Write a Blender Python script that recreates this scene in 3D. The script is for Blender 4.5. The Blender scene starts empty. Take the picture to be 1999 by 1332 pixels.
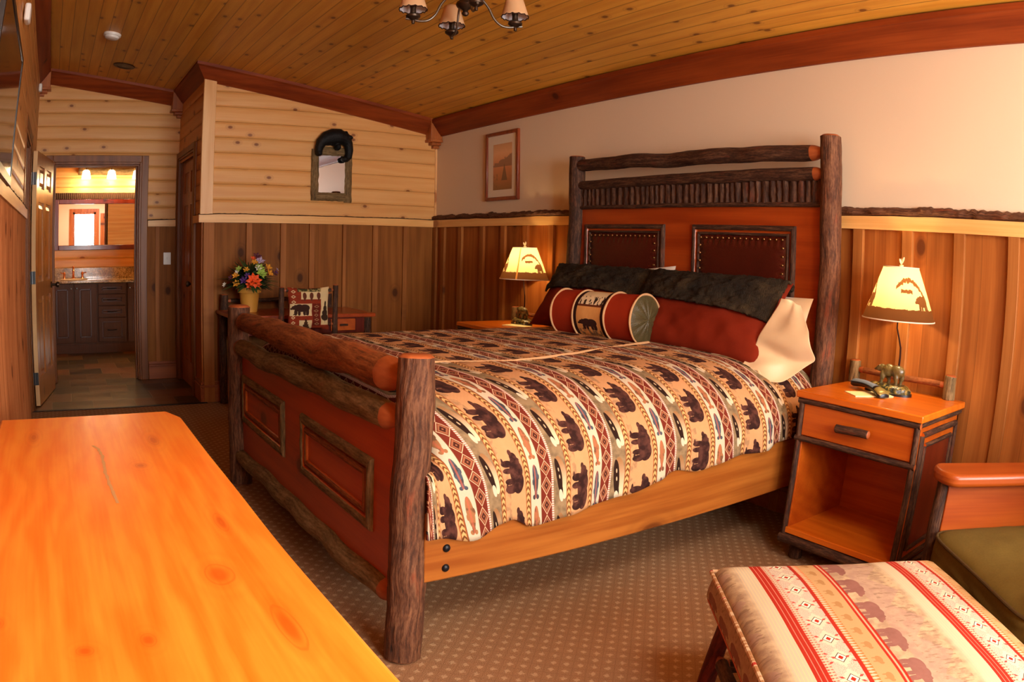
import bpy, bmesh, math, random
from mathutils import Vector, Matrix, noise
scn = bpy.context.scene
COL = scn.collection
PI = math.pi

# ---------------------------------------------------------------- camera (mild fisheye lens, as in the photograph)
cam_d = bpy.data.cameras.new('camera')
cam = bpy.data.objects.new('camera', cam_d); COL.objects.link(cam); scn.camera = cam
CAM = Vector((5.85525, -3.23996, 1.25625))
R_ = Vector((0.41656447, 0.90894193, 0.01728054)); U_ = Vector((-0.11550283, 0.03406112, 0.99272299))
B_ = Vector((0.90173895, -0.41552908, 0.11917402))
cam.matrix_world = Matrix(((R_.x, U_.x, B_.x, CAM.x), (R_.y, U_.y, B_.y, CAM.y), (R_.z, U_.z, B_.z, CAM.z), (0, 0, 0, 1)))
cam_d.type = 'PANO'; cam_d.panorama_type = 'FISHEYE_LENS_POLYNOMIAL'
cam_d.sensor_fit = 'HORIZONTAL'; cam_d.sensor_width = 36; cam_d.sensor_height = 24
cam_d.fisheye_fov = PI
cam_d.fisheye_polynomial_k0 = 0; cam_d.fisheye_polynomial_k1 = -3.81688610e-02
cam_d.fisheye_polynomial_k2 = 0; cam_d.fisheye_polynomial_k3 = -2.06398e-06; cam_d.fisheye_polynomial_k4 = 0
cam_d.shift_x = 0.1307658; cam_d.shift_y = -0.0067137
cam_d.clip_start = 0.02

# ---------------------------------------------------------------- world, daylight by the glass door, added window light and overhead fill, exposure
wd = bpy.data.worlds.new('daylight'); scn.world = wd; wd.use_nodes = True
wd.node_tree.nodes['Background'].inputs[0].default_value = (1.0, 0.97, 0.92, 1)
wd.node_tree.nodes['Background'].inputs[1].default_value = 6.0
def lamp(name, kind, loc, energy, color, **kw):
    l = bpy.data.lights.new(name, kind); o = bpy.data.objects.new(name, l); COL.objects.link(o)
    o.location = loc; l.energy = energy; l.color = color
    for k, v in kw.items():
        if k == 'rot': o.rotation_euler = v
        else: setattr(l, k, v)
    return o
XE = 7.6                                    # end wall of the room, behind the camera
DAY = (1.0, 0.985, 0.965)
lamp('daylight_glass_door', 'AREA', (XE - .01, -2.55, 1.62), 56, DAY, shape='RECTANGLE', size=.62, size_y=1.15, rot=(PI/2, 0, PI/2))
lamp('added_window_light', 'AREA', (XE - .01, -1.25, 1.62), 112, DAY, shape='RECTANGLE', size=1.5, size_y=.95, rot=(PI/2, 0, PI/2))  # light of an added, unseen window
lamp('added_overhead_fill', 'AREA', (6.3, -2.1, 2.64), 60, (1.0, .97, .93), shape='DISK', size=.9, rot=(-math.atan(.157), 0, 0))  # added soft fill from overhead; no fixture exists there
vs = scn.view_settings
vs.view_transform = 'Standard'; vs.look = 'None'; vs.gamma = 1.0; vs.use_curve_mapping = False
vs.exposure = 0.08

# ---------------------------------------------------------------- room numbers
L = 3.50; W = 2.089; D = 1.187             # left wall, far wall width, alcove depth
ZR = 1.446; ZCB = 2.261
def ceil(y): return 2.40 - 0.157 * y
# ---------------------------------------------------------------- mesh helpers
ORI = {}
class MB:
    def __init__(s): s.v = []; s.f = []; s.m = []; s.uv = []; s.T = None
    def vert(s, p):
        p = Vector(p)
        if s.T is not None: p = s.T @ p
        s.v.append(p); return len(s.v) - 1
    def face(s, idx, m=0, uv=None): s.f.append(tuple(idx)); s.m.append(m); s.uv.append(uv)
    def box(s, x0, x1, y0, y1, z0, z1, m=0):
        b = [s.vert((x, y, z)) for z in (z0, z1) for y in (y0, y1) for x in (x0, x1)]
        for q in ((0, 2, 3, 1), (4, 5, 7, 6), (0, 1, 5, 4), (2, 6, 7, 3), (0, 4, 6, 2), (1, 3, 7, 5)): s.face([b[i] for i in q], m)
    def prism(s, poly, fn, h0, h1, m=0):            # poly: 2D outline, fn(a,b,h)->3D
        n = len(poly); A = [s.vert(fn(a, b, h0)) for a, b in poly]; Bq = [s.vert(fn(a, b, h1)) for a, b in poly]
        s.face(A[::-1], m); s.face(Bq, m)
        for i in range(n): j = (i + 1) % n; s.face((A[i], A[j], Bq[j], Bq[i]), m)
    def lathe(s, prof, c=(0, 0, 0), n=24, m=0, fn=None, close=True):
        rings = []
        for r, z in prof:
            ring = []
            for k in range(n):
                a = 2 * PI * k / n; p = (c[0] + r * math.cos(a), c[1] + r * math.sin(a), c[2] + z)
                ring.append(s.vert(fn(p) if fn else p))
            rings.append(ring)
        acc = 0
        for i in range(len(rings) - 1):
            for k in range(n):
                j = (k + 1) % n
                s.face((rings[i][k], rings[i][j], rings[i+1][j], rings[i+1][k]), m,
                       ((k / n, prof[i][1]), ((k + 1) / n, prof[i][1]), ((k + 1) / n, prof[i+1][1]), (k / n, prof[i+1][1])))
        if close: s.face(rings[0][::-1], m); s.face(rings[-1], m)
    def tube(s, path, rad, n=10, m=0, cap=True, capm=None, rfun=None, endm=None):
        P = [Vector(p) for p in path]; N = len(P)
        if not isinstance(rad, (list, tuple)): rad = [rad] * N
        t = (P[1] - P[0]).normalized(); up = Vector((0, 0, 1)) if abs(t.z) < .9 else Vector((1, 0, 0))
        a = t.cross(up).normalized(); rings = []; ln = [0.0]
        for i in range(N):
            if i: ln.append(ln[-1] + (P[i] - P[i-1]).length)
            t = (P[min(i+1, N-1)] - P[max(i-1, 0)]).normalized()
            a = (a - t * a.dot(t)).normalized(); b = t.cross(a)
            ring = []
            for k in range(n):
                th = 2 * PI * k / n; r = rad[i] * (rfun(th, ln[i]) if rfun else 1)
                ring.append(s.vert(P[i] + a * (r * math.cos(th)) + b * (r * math.sin(th))))
            rings.append(ring)
        for i in range(N - 1):
            mm = m
            if endm is not None and (i < endm[1] or i >= N - 1 - endm[2]): mm = endm[0]
            for k in range(n):
                j = (k + 1) % n; c0 = 2 * PI * max(rad[i], 1e-4)
                s.face((rings[i][k], rings[i][j], rings[i+1][j], rings[i+1][k]), mm,
                       ((c0 * k / n, ln[i]), (c0 * (k + 1) / n, ln[i]), (c0 * (k + 1) / n, ln[i+1]), (c0 * k / n, ln[i+1])))
        if cap:
            cm = m if capm is None else capm
            s.face(rings[0][::-1], cm); s.face(rings[-1], cm)
    def grid(s, fn, nu, nv, m=0, uvfn=None, flip=False):
        idx = [[s.vert(fn(i / nu, j / nv)) for j in range(nv + 1)] for i in range(nu + 1)]
        for i in range(nu):
            for j in range(nv):
                q = [(i, j), (i + 1, j), (i + 1, j + 1), (i, j + 1)]
                if flip: q = q[::-1]
                s.face([idx[a][b] for a, b in q], m, [uvfn(a / nu, b / nv) for a, b in q] if uvfn else None)
    def ell(s, c, r, n=14, m=0, R=None):
        c = Vector(c)
        prof = n // 2 + 1; rings = []
        for i in range(prof + 1):
            ph = PI * i / prof - PI / 2; ring = []
            for k in range(n):
                a = 2 * PI * k / n
                p = Vector((r[0] * math.cos(ph) * math.cos(a), r[1] * math.cos(ph) * math.sin(a), r[2] * math.sin(ph)))
                if R is not None: p = R @ p
                ring.append(c + p)
            rings.append(ring)
        top = s.vert(rings[-1][0]); bot = s.vert(rings[0][0])
        ids = [[s.vert(p) for p in rg] for rg in rings[1:-1]]
        for k in range(n):
            j = (k + 1) % n
            s.face((bot, ids[0][j], ids[0][k]), m); s.face((top, ids[-1][k], ids[-1][j]), m)
            for i in range(len(ids) - 1): s.face((ids[i][k], ids[i][j], ids[i+1][j], ids[i+1][k]), m)
    def build(s, name, mats, parent=None, bevel=0, local=False, loc=None, smooth=40, mods=(), weld=False, seg=2):
        o0 = Vector((0, 0, 0))
        if parent is not None and not local: o0 = ORI[parent.name]
        elif loc is not None: o0 = Vector(loc)
        me = bpy.data.meshes.new(name)
        me.from_pydata([tuple(p - o0) for p in s.v], [], s.f)
        for mt in (mats if isinstance(mats, (list, tuple)) else [mats]): me.materials.append(mt)
        me.polygons.foreach_set('material_index', s.m)
        if any(u is not None for u in s.uv):
            ul = me.uv_layers.new(name='UVMap'); k = 0; dat = []
            for f, u in zip(s.f, s.uv):
                for q in range(len(f)): dat += list(u[q]) if u is not None else [0, 0]
            ul.data.foreach_set('uv', dat)
        if weld:
            bm = bmesh.new(); bm.from_mesh(me); bmesh.ops.remove_doubles(bm, verts=bm.verts, dist=1e-5)
            bmesh.ops.recalc_face_normals(bm, faces=bm.faces); bm.to_mesh(me); bm.free()
        if smooth: me.shade_smooth(); me.set_sharp_from_angle(angle=math.radians(smooth))
        me.update()
        o = bpy.data.objects.new(name, me); COL.objects.link(o)
        if parent is not None:
            o.parent = parent; ORI[o.name] = ORI[parent.name] if not local else Vector((0, 0, 0))
        else:
            o.location = o0; ORI[o.name] = o0
        if bevel:
            b = o.modifiers.new('edge', 'BEVEL'); b.width = bevel; b.segments = seg; b.limit_method = 'ANGLE'; b.angle_limit = math.radians(40)
        for kind, kw in mods:
            md = o.modifiers.new(kind.lower(), kind)
            for k, v in kw.items(): setattr(md, k, v)
        return o
def thing(name, loc, label, cat, group=None, rz=0):
    o = bpy.data.objects.new(name, None); COL.objects.link(o); o.location = loc; o.rotation_euler = (0, 0, rz)
    o.empty_display_size = .1; ORI[o.name] = Vector(loc); o['label'] = label; o['category'] = cat
    if group: o['group'] = group
    return o
def tag(o, label, cat, group=None):
    o['label'] = label; o['category'] = cat
    if group: o['group'] = group
    return o
def struct(o, label, cat):
    o['kind'] = 'structure'; o['label'] = label; o['category'] = cat; return o
def dup(root, loc, label, rz=None):
    r = root.copy(); COL.objects.link(r); r.location = loc; r['label'] = label
    if rz is not None: r.rotation_euler = (0, 0, rz)
    for ch in list(root.children):
        c = ch.copy(); COL.objects.link(c); c.parent = r
        for g in list(ch.children):
            d = g.copy(); COL.objects.link(d); d.parent = c
    return r
def BX(name, mat, x0, x1, y0, y1, z0, z1, parent=None, bevel=.003, **k):
    b = MB(); b.box(x0, x1, y0, y1, z0, z1); return b.build(name, mat, parent, bevel=bevel, **k)
def nz(x, y=0., z=0.): return noise.noise(Vector((x, y, z)))
def log(b, p0, p1, r0, r1, n=28, step=.018, seed=0, m=0, em=1, tenon=(0, 0), relief=1.0, wob=.004, belly=0.0, cham=.008):
    """a log with its bark: ridged radius, gentle bends, sawn or pencil-pointed ends"""
    p0 = Vector(p0); p1 = Vector(p1); ln = (p1 - p0).length; N = max(6, int(ln / step)); d = (p1 - p0).normalized()
    a = d.orthogonal().normalized(); c = d.cross(a)
    path = []; rad = []; e0 = e1 = 0
    for i in range(N + 1):
        t = i / N; s = t * ln
        w = min(1, 4 * t, 4 * (1 - t))
        path.append(p0 + d * s + (a * nz(s * 3, seed) + c * nz(s * 3, seed + 9)) * wob * 2 * w)
        r = r0 + (r1 - r0) * t + belly * math.sin(PI * t) + .05 * r0 * nz(s * 7, seed + 3.3)
        if tenon[0] and s < tenon[0]: r *= .30 + .70 * (s / tenon[0]) ** .9; e0 = i + 1
        if tenon[1] and ln - s < tenon[1]: r *= .30 + .70 * ((ln - s) / tenon[1]) ** .9; e1 += 1
        rad.append(r)
    if not tenon[0] and cham: path.insert(0, path[0].copy()); path[1] = path[1] + d * 0; rad.insert(0, rad[0] - cham); path[1] = path[0] + d * cham * .7; e0 = 1
    if not tenon[1] and cham: path.append(path[-1].copy()); rad.append(rad[-1] - cham); path[-2] = path[-1] - d * cham * .7; e1 = 1
    def rf(th, s):
        x, y = math.cos(th), math.sin(th)
        g = nz(x * 5.5 + seed, y * 5.5, s * 7); g2 = nz(x * 11 + seed, y * 11 + 4, s * 16)
        return 1 + relief * (.045 * (1 - 2 * abs(g)) + .035 * g2 + .03 * nz(x * 1.3 + seed, y * 1.3, s * 2.2))
    b.tube(path, rad, n=n, m=m, capm=em, rfun=rf, endm=(em, e0, e1))

# ---------------------------------------------------------------- material helpers
def C(r, g, b):
    f = lambda c: (c / 255 / 12.92) if c / 255 <= .04045 else ((c / 255 + .055) / 1.055) ** 2.4
    return (f(r), f(g), f(b), 1)
class S:
    def __init__(s, m, k): s.m = m; s.k = k
    def __add__(s, o): return s.m.op('ADD', s, o)
    __radd__ = __add__
    def __sub__(s, o): return s.m.op('SUBTRACT', s, o)
    def __rsub__(s, o): return s.m.op('SUBTRACT', o, s)
    def __mul__(s, o): return s.m.op('MULTIPLY', s, o)
    __rmul__ = __mul__
    def __truediv__(s, o): return s.m.op('DIVIDE', s, o)
    def __lt__(s, o): return s.m.op('LESS_THAN', s, o)
    def __gt__(s, o): return s.m.op('GREATER_THAN', s, o)
    def fl(s): return s.m.op('FLOOR', s)
    def fr(s): return s.m.op('FRACT', s)
    def ab(s): return s.m.op('ABSOLUTE', s)
    def sin(s): return s.m.op('SINE', s)
class Mat:
    def __init__(s, name):
        s.mat = bpy.data.materials.new(name); s.mat.use_nodes = True; s.nt = s.mat.node_tree
        s.bs = s.nt.nodes['Principled BSDF']; s.out = s.nt.nodes['Material Output']
    def nd(s, t, **kw):
        n = s.nt.nodes.new(t)
        for k, v in kw.items(): setattr(n, k, v)
        return n
    def put(s, sock, v):
        if isinstance(v, S): s.nt.links.new(v.k, sock)
        elif v is not None: sock.default_value = v
    def op(s, o, a, b=None, c=None):
        n = s.nd('ShaderNodeMath', operation=o); s.put(n.inputs[0], a)
        if b is not None: s.put(n.inputs[1], b)
        if c is not None: s.put(n.inputs[2], c)
        return S(s, n.outputs[0])
    def mn(s, a, b): return s.op('MINIMUM', a, b)
    def mx(s, a, b): return s.op('MAXIMUM', a, b)
    def coord(s, kind='Object'):
        n = s.nd('ShaderNodeTexCoord'); q = s.nd('ShaderNodeSeparateXYZ'); s.nt.links.new(n.outputs[kind], q.inputs[0])
        return [S(s, q.outputs[i]) for i in range(3)]
    def rnd(s): return S(s, s.nd('ShaderNodeObjectInfo').outputs['Random'])
    def vec(s, x, y, z=0.0):
        n = s.nd('ShaderNodeCombineXYZ')
        for i, v in enumerate((x, y, z)): s.put(n.inputs[i], v)
        return S(s, n.outputs[0])
    def noise(s, v, scale=1, det=3, rough=.5, dist=0):
        n = s.nd('ShaderNodeTexNoise'); s.put(n.inputs['Vector'], v); n.inputs['Scale'].default_value = scale
        n.inputs['Detail'].default_value = det; n.inputs['Roughness'].default_value = rough; n.inputs['Distortion'].default_value = dist
        return S(s, n.outputs['Fac'])
    def white(s, v):
        n = s.nd('ShaderNodeTexWhiteNoise', noise_dimensions='1D'); s.put(n.inputs['W'], v); return S(s, n.outputs['Value'])
    def voro(s, v, scale=1, out='Distance', dims='2D', rand=1.0):
        n = s.nd('ShaderNodeTexVoronoi', voronoi_dimensions=dims); s.put(n.inputs['Vector'], v); n.inputs['Scale'].default_value = scale
        n.inputs['Randomness'].default_value = rand
        return S(s, n.outputs[out])
    def ss(s, x, lo, hi):                            # smooth step
        n = s.nd('ShaderNodeMapRange', interpolation_type='SMOOTHSTEP'); s.put(n.inputs[0], x)
        n.inputs[1].default_value = lo; n.inputs[2].default_value = hi
        return S(s, n.outputs[0])
    def band(s, x, lo, hi): return (x > lo) * (x < hi)
    def mix(s, f, a, b, blend='MIX'):
        n = s.nd('ShaderNodeMix', data_type='RGBA', blend_type=blend); s.put(n.inputs[0], f)
        s.put(n.inputs[6], a); s.put(n.inputs[7], b); return S(s, n.outputs[2])
    def ramp(s, f, stops):
        n = s.nd('ShaderNodeValToRGB'); s.put(n.inputs[0], f); r = n.color_ramp
        while len(r.elements) < len(stops): r.elements.new(.5)
        for e, (p, c) in zip(r.elements, stops): e.position = p; e.color = c
        return S(s, n.outputs[0])
    def fin(s, col=None, rough=None, bump=None, bs=.3, bd=.01, metal=0, coat=0, spec=.5, **kw):
        if col is not None: s.put(s.bs.inputs['Base Color'], col)
        if rough is not None: s.put(s.bs.inputs['Roughness'], rough)
        s.bs.inputs['Metallic'].default_value = metal; s.bs.inputs['Specular IOR Level'].default_value = spec
        s.bs.inputs['Coat Weight'].default_value = coat; s.bs.inputs['Coat Roughness'].default_value = .12
        for k, v in kw.items(): s.put(s.bs.inputs[k], v)
        if bump is not None:
            n = s.nd('ShaderNodeBump'); n.inputs['Strength'].default_value = bs; n.inputs['Distance'].default_value = bd
            s.put(n.inputs['Height'], bump); s.nt.links.new(n.outputs[0], s.bs.inputs['Normal'])
        return s.mat
    def blobs(s, x, y, els):                         # 1 inside a union of ellipses (cx, cy, rx, ry)
        p = s.vec(x, y, 0.0); best = None
        for cx, cy, rx, ry in els:
            n = s.nd('ShaderNodeVectorMath', operation='MULTIPLY_ADD'); s.put(n.inputs[0], p)
            n.inputs[1].default_value = (1 / rx, 1 / ry, 0); n.inputs[2].default_value = (-cx / rx, -cy / ry, 0)
            l = s.nd('ShaderNodeVectorMath', operation='LENGTH'); s.nt.links.new(n.outputs[0], l.inputs[0])
            d = S(s, l.outputs['Value']); best = d if best is None else s.mn(best, d)
        return best < 1.0
BEAR = [(-.16, .35, .27, .19), (.12, .36, .23, .17), (0, .28, .26, .12), (.09, .45, .17, .10), (.26, .38, .15, .13), (.37, .37, .115, .10), (.48, .32, .075, .052), (.31, .475, .038, .042),
        (-.33, .14, .085, .17), (-.17, .12, .07, .14), (.08, .12, .065, .15), (.24, .14, .08, .17), (-.30, .03, .10, .032), (.28, .03, .10, .032)]
FISH = [(.02, 0, .36, .092), (-.34, 0, .10, .045), (-.42, .055, .055, .05), (-.42, -.055, .055, .05), (.04, .085, .08, .035), (-.08, -.085, .07, .03)]
TREE = [(0, .5, .03, .5), (0, .85, .08, .13), (0, .66, .15, .13), (0, .46, .22, .14), (0, .26, .29, .15)]
def simple(name, col, rough=.5, metal=0, bumpscale=0, bs=.2, spec=.5, coat=0, **kw):
    m = Mat(name); b = None
    if bumpscale: x, y, z = m.coord(); b = m.noise(m.vec(x, y, z), bumpscale, 4)
    return m.fin(col, rough, b, bs=bs, metal=metal, spec=spec, coat=coat, **kw)
def wood(name, c1, c2, knotc, along='x', across='z', pitch=0, rough=.42, knots=.5, tint=.22, groove=.03, bump=.15, coat=0, gcol=.25, ks=1.0, spec=.4, phase=0.0):
    m = Mat(name); x, y, z = m.coord(); d = dict(x=x, y=y, z=z)
    a = d[along]; b = d[across]; c = d[[k for k in 'xyz' if k not in (along, across)][0]]
    if pitch:
        q = (b - phase) / pitch; idx = q.fl(); f = q.fr(); r = m.white(idx + .37)
    else: r = m.rnd(); f = None
    a2 = a + r * 37.0; b2 = b + r * 11.0
    base = m.noise(m.vec(a2 * .9, b2 * 7.0, c * 7.0), 1.6, 3)
    wob = m.noise(m.vec(a2 * .45, b2 * 2.6, c * 2.6), 1.3, 2)
    rings = ((b2 * 85.0 + c * 60.0 + wob * 20.0).sin()) * .5 + .5
    fine = m.noise(m.vec(a2 * 3.0, b2 * 110.0, c * 110.0), 1.0, 2)
    t = base * .75 + rings * .13 + fine * .35 - .12
    col = m.mix(m.ss(t, .22, .78), c1, c2)
    dark = None
    if knots:
        vv = m.vec(a2 * (3.2 * ks), b2 * (5.0 * ks), c * 0.0)
        dist = m.voro(vv, 1.0); cell = m.voro(vv, 1.0, 'Color')
        sp = m.nd('ShaderNodeSeparateColor'); m.put(sp.inputs[0], cell); pick = S(m, sp.outputs[0]) > (1 - knots)
        ring = m.ss(dist, .30, .08) * .45; core = m.ss(dist, .13, .07)
        k = m.mx(ring * (((dist * 70.0).sin()) * .35 + .65), core) * pick
        col = m.mix(k * .85, col, knotc)
    if f is not None:
        col = m.mix(1.0, col, m.mix(r, (1 - tint, 1 - tint, 1 - tint, 1), (1 + tint * .5, 1 + tint * .45, 1 + tint * .4, 1)), 'MULTIPLY')
        g = m.mx(m.ss(f, groove, 0.0), m.ss(f, 1 - groove, 1.0))
        col = m.mix(g * (1 - gcol), col, (c2[0] * .12, c2[1] * .1, c2[2] * .1, 1))
        h = fine * .25 + rings * .1 - g * 2.0
    else: h = fine * .25 + rings * .12
    return m.fin(col, rough, h, bs=bump, bd=.004, coat=coat, spec=spec)
def bark(name, dark, mid, light, red, bs=.8):
    m = Mat(name); u, v, w = m.coord('UV'); r = m.rnd() * 13.0
    n1 = m.noise(m.vec(u * 75.0 + r, v * 9.0, r), 1.0, 5, .62)
    n2 = m.noise(m.vec(u * 14.0 + r, v * 6.0, 3.0), 1.0, 3)
    n3 = m.noise(m.vec(u * 150.0, v * 45.0 + r, 1.0), 1.0, 3)
    col = m.ramp(n1 * .7 + n3 * .3, [(.30, dark), (.47, mid), (.66, light)])
    col = m.mix(m.ss(n2, .56, .72) * m.ss(n1, .42, .6) * .75, col, red)
    return m.fin(col, .72, n1 + n3 * .35, bs=bs, bd=.006, spec=.3)
# ---------------------------------------------------------------- materials
K = {}
pine_k = C(120, 62, 24)
K['ceiling'] = wood('ceiling pine boards', C(228, 166, 62), C(206, 138, 42), C(112, 58, 18), 'x', 'y', pitch=.092, rough=.42, knots=.30, tint=.15, groove=.06, gcol=.42, ks=1.5, spec=.35)
K['siding'] = wood('knotty pine siding', C(232, 176, 108), C(222, 158, 88), C(120, 58, 26), 'y', 'z', pitch=.127, phase=.105, rough=.45, knots=.26, tint=.10, groove=.02, gcol=.5, spec=.3, ks=1.7)
K['siding_x'] = wood('knotty pine siding on the side walls', C(222, 160, 88), C(206, 138, 68), C(124, 62, 26), 'x', 'z', pitch=.127, phase=.105, rough=.42, knots=.3, tint=.12, groove=.02, gcol=.5, spec=.3)
K['bathpine'] = wood('bathroom pine boards', C(240, 190, 118), C(222, 156, 80), C(150, 80, 34), 'y', 'z', pitch=.127, phase=.105, rough=.4, knots=.3, tint=.1, groove=.02, gcol=.5)
K['bathpine_x'] = wood('bathroom side boards', C(240, 190, 118), C(222, 156, 80), C(150, 80, 34), 'x', 'z', pitch=.127, phase=.105, rough=.4, knots=.3, tint=.1, groove=.02, gcol=.5)
K['wains'] = wood('brown wainscot boards', C(148, 92, 38), C(116, 66, 24), C(62, 30, 12), 'z', 'y', pitch=.285, phase=.03, rough=.6, spec=.15, knots=.30, tint=.2, groove=.004, ks=.8)
K['wains_x'] = wood('brown wainscot boards of bed wall', C(170, 102, 44), C(134, 72, 26), C(80, 38, 16), 'z', 'x', pitch=.29, phase=.17, rough=.55, spec=.2, knots=.20, tint=.18, groove=.004, ks=.8)
K['batten'] = wood('wainscot battens', C(168, 106, 50), C(138, 80, 32), C(88, 44, 18), 'z', 'x', rough=.55, spec=.2, knots=.2, ks=.8)
K['lath'] = wood('left wall lath', C(176, 108, 62), C(136, 74, 36), C(80, 36, 16), 'z', 'x', rough=.5, knots=.3)
K['palepine_x'] = wood('pale pine rail', C(240, 190, 116), C(222, 158, 84), C(160, 92, 44), 'x', 'z', rough=.4, knots=.12, ks=.6)
K['palepine_y'] = wood('pale pine rail of far wall', C(240, 190, 116), C(222, 158, 84), C(160, 92, 44), 'y', 'z', rough=.4, knots=.12, ks=.6)
K['palepine_z'] = wood('pale pine corner board', C(240, 192, 130), C(224, 164, 98), C(160, 92, 44), 'z', 'y', rough=.4, knots=.3, ks=.6)
K['crown_x'] = wood('red stained moulding', C(150, 66, 22), C(112, 42, 12), C(58, 18, 6), 'x', 'z', rough=.55, knots=.22, spec=.2)
K['crown_y'] = wood('red stained moulding of far wall', C(150, 66, 22), C(112, 42, 12), C(58, 18, 6), 'y', 'z', rough=.42, knots=.22, spec=.3)
K['block'] = wood('corner block wood', C(186, 106, 50), C(150, 76, 32), C(84, 36, 14), 'z', 'x', rough=.35, knots=.15)
K['base'] = wood('baseboard wood', C(166, 92, 44), C(132, 66, 28), C(80, 34, 14), 'y', 'z', rough=.4, knots=.2)
K['casing'] = wood('door casing wood', C(142, 84, 34), C(110, 58, 20), C(70, 34, 12), 'z', 'y', rough=.4, knots=.1, coat=.0, spec=.3)
K['door'] = wood('pine door', C(190, 124, 58), C(158, 94, 40), C(96, 48, 20), 'z', 'x', rough=.3, knots=.3, coat=.3)
K['dooredge'] = wood('door edge pine', C(236, 196, 142), C(218, 170, 112), C(150, 96, 52), 'z', 'x', rough=.45, knots=.05)
def dresser_top():
    m = Mat('honey orange pine top'); x, y, z = m.coord()
    w1 = m.noise(m.vec(x * .8, y * 3.0, 0.0), 2, 3); w2 = m.noise(m.vec(x * 1.3, y * 14.0, 0.0), 2, 4, .6); fine = m.noise(m.vec(x * 3.0, y * 120.0, 0.0), 1, 2)
    # growth rings flow around the knots
    warp = 0.0; core = None
    for kx, ky, rx, ry in ((.32, .146, .042, .024), (.51, .195, .075, .016), (.498, .007, .020, .012), (.511, -.079, .014, .014), (-.30, .10, .02, .014), (-.52, .16, .05, .014), (.10, .20, .05, .012), (.42, -.20, .018, .012), (-.62, -.16, .05, .012), (.72, .05, .03, .02)):
        n = m.nd('ShaderNodeVectorMath', operation='MULTIPLY_ADD'); m.put(n.inputs[0], m.vec(x, y, 0.0)); n.inputs[1].default_value = (1 / rx, 1 / ry, 0); n.inputs[2].default_value = (-kx / rx, -ky / ry, 0)
        l = m.nd('ShaderNodeVectorMath', operation='LENGTH'); m.nt.links.new(n.outputs[0], l.inputs[0]); d = S(m, l.outputs['Value']) + (w2 - .5) * .5
        k = m.ss(d, 1.1, .35) * .55 + m.ss(d, 1.0, .9) * m.ss(d, .75, .9) * .3 + m.ss(d, 3.2, .8) * .16 * (((d * 7.0).sin()) * .5 + .5); core = k if core is None else m.mx(core, k)
    rings = ((y * 95.0 + w1 * 26.0 + x * 2.0).sin()) * .5 + .5
    t = w2 * .55 + rings * .16 + fine * .25
    col = m.mix(m.ss(t, .18, .80), C(255, 152, 46), C(242, 112, 20))
    col = m.mix(core, col, C(196, 76, 10))
    return m.fin(col, .34, fine, bs=.04, coat=.15, spec=.4)
K['desktop'] = dresser_top()
K['redwood'] = wood('red stained wood', C(172, 72, 22), C(140, 48, 12), C(78, 24, 6), 'x', 'z', rough=.30, knots=.25, coat=.3, ks=.6, bump=.08)
K['footwood'] = wood('red brown panel wood', C(186, 74, 22), C(156, 52, 12), C(90, 26, 6), 'x', 'z', rough=.32, knots=.25, coat=.25, ks=.6, bump=.08)
K['nightwood'] = wood('orange stained wood', C(194, 92, 20), C(164, 66, 10), C(100, 36, 6), 'x', 'z', rough=.34, knots=.3, coat=.15, ks=.5, bump=.08)
K['nighttop'] = wood('orange stained top', C(222, 118, 26), C(198, 92, 14), C(120, 48, 8), 'x', 'y', rough=.3, knots=.2, coat=.2, ks=.5, bump=.05)
K['darkwood'] = wood('dark red wood', C(110, 36, 16), C(84, 22, 10), C(44, 12, 6), 'z', 'y', rough=.3, knots=.1, coat=.3)
K['railwood'] = wood('bed rail board', C(166, 98, 36), C(132, 66, 18), C(86, 38, 10), 'y', 'z', rough=.36, knots=.3, coat=.1, ks=.45, bump=.06)
K['armwood'] = wood('armchair wood', C(206, 92, 26), C(178, 66, 14), C(112, 38, 10), 'y', 'x', rough=.27, knots=.2, coat=.4, ks=.5, bump=.05)
K['endgrain'] = wood('log end grain', C(178, 94, 46), C(140, 66, 28), C(90, 36, 14), 'x', 'y', rough=.5, knots=0)
K['bark'] = bark('hickory bark', C(28, 14, 7), C(86, 50, 29), C(132, 88, 58), C(126, 54, 24), bs=1.0)
K['darkbark'] = bark('dark bark', C(20, 11, 7), C(62, 36, 22), C(106, 72, 48), C(104, 42, 22), bs=1.0)
K['brownbark'] = bark('brown smooth bark', C(48, 22, 8), C(120, 62, 22), C(160, 96, 48), C(150, 64, 20), bs=.5)
K['greenbark'] = bark('greenish grey bark', C(46, 34, 18), C(110, 86, 50), C(150, 122, 82), C(120, 66, 34))
def paint():
    m = Mat('cream wall paint'); x, y, z = m.coord(); return m.fin(C(228, 204, 172), .6, m.noise(m.vec(x, y, z), 160, 3), bs=.08, bd=.002, spec=.3)
K['paint'] = paint()
K['white'] = simple('white plastic', C(235, 232, 224), .4)
K['black'] = simple('black plastic', C(16, 16, 17), .35)
K['bronze'] = simple('dark bronze', C(70, 56, 44), .36, metal=.8, bumpscale=60)
K['pewter'] = simple('pewter', C(110, 102, 92), .35, metal=.85, bumpscale=40, bs=.1)
K['scratch'] = simple('pale scratch in the varnish', C(206, 150, 90), .6)
K['brass'] = simple('aged brass nails', C(150, 112, 66), .3, metal=.9)
K['blackiron'] = simple('black iron', C(30, 30, 34), .4, metal=.6)
K['steel'] = simple('hinge steel', C(120, 126, 130), .35, metal=.9)
K['copper'] = simple('copper', C(214, 140, 96), .22, metal=1)
K['screen'] = simple('tv screen', C(8, 8, 10), .04, spec=.9, coat=.6)
K['mirror'] = simple('mirror glass', (.9, .9, .9, 1), .01, metal=1)
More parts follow.
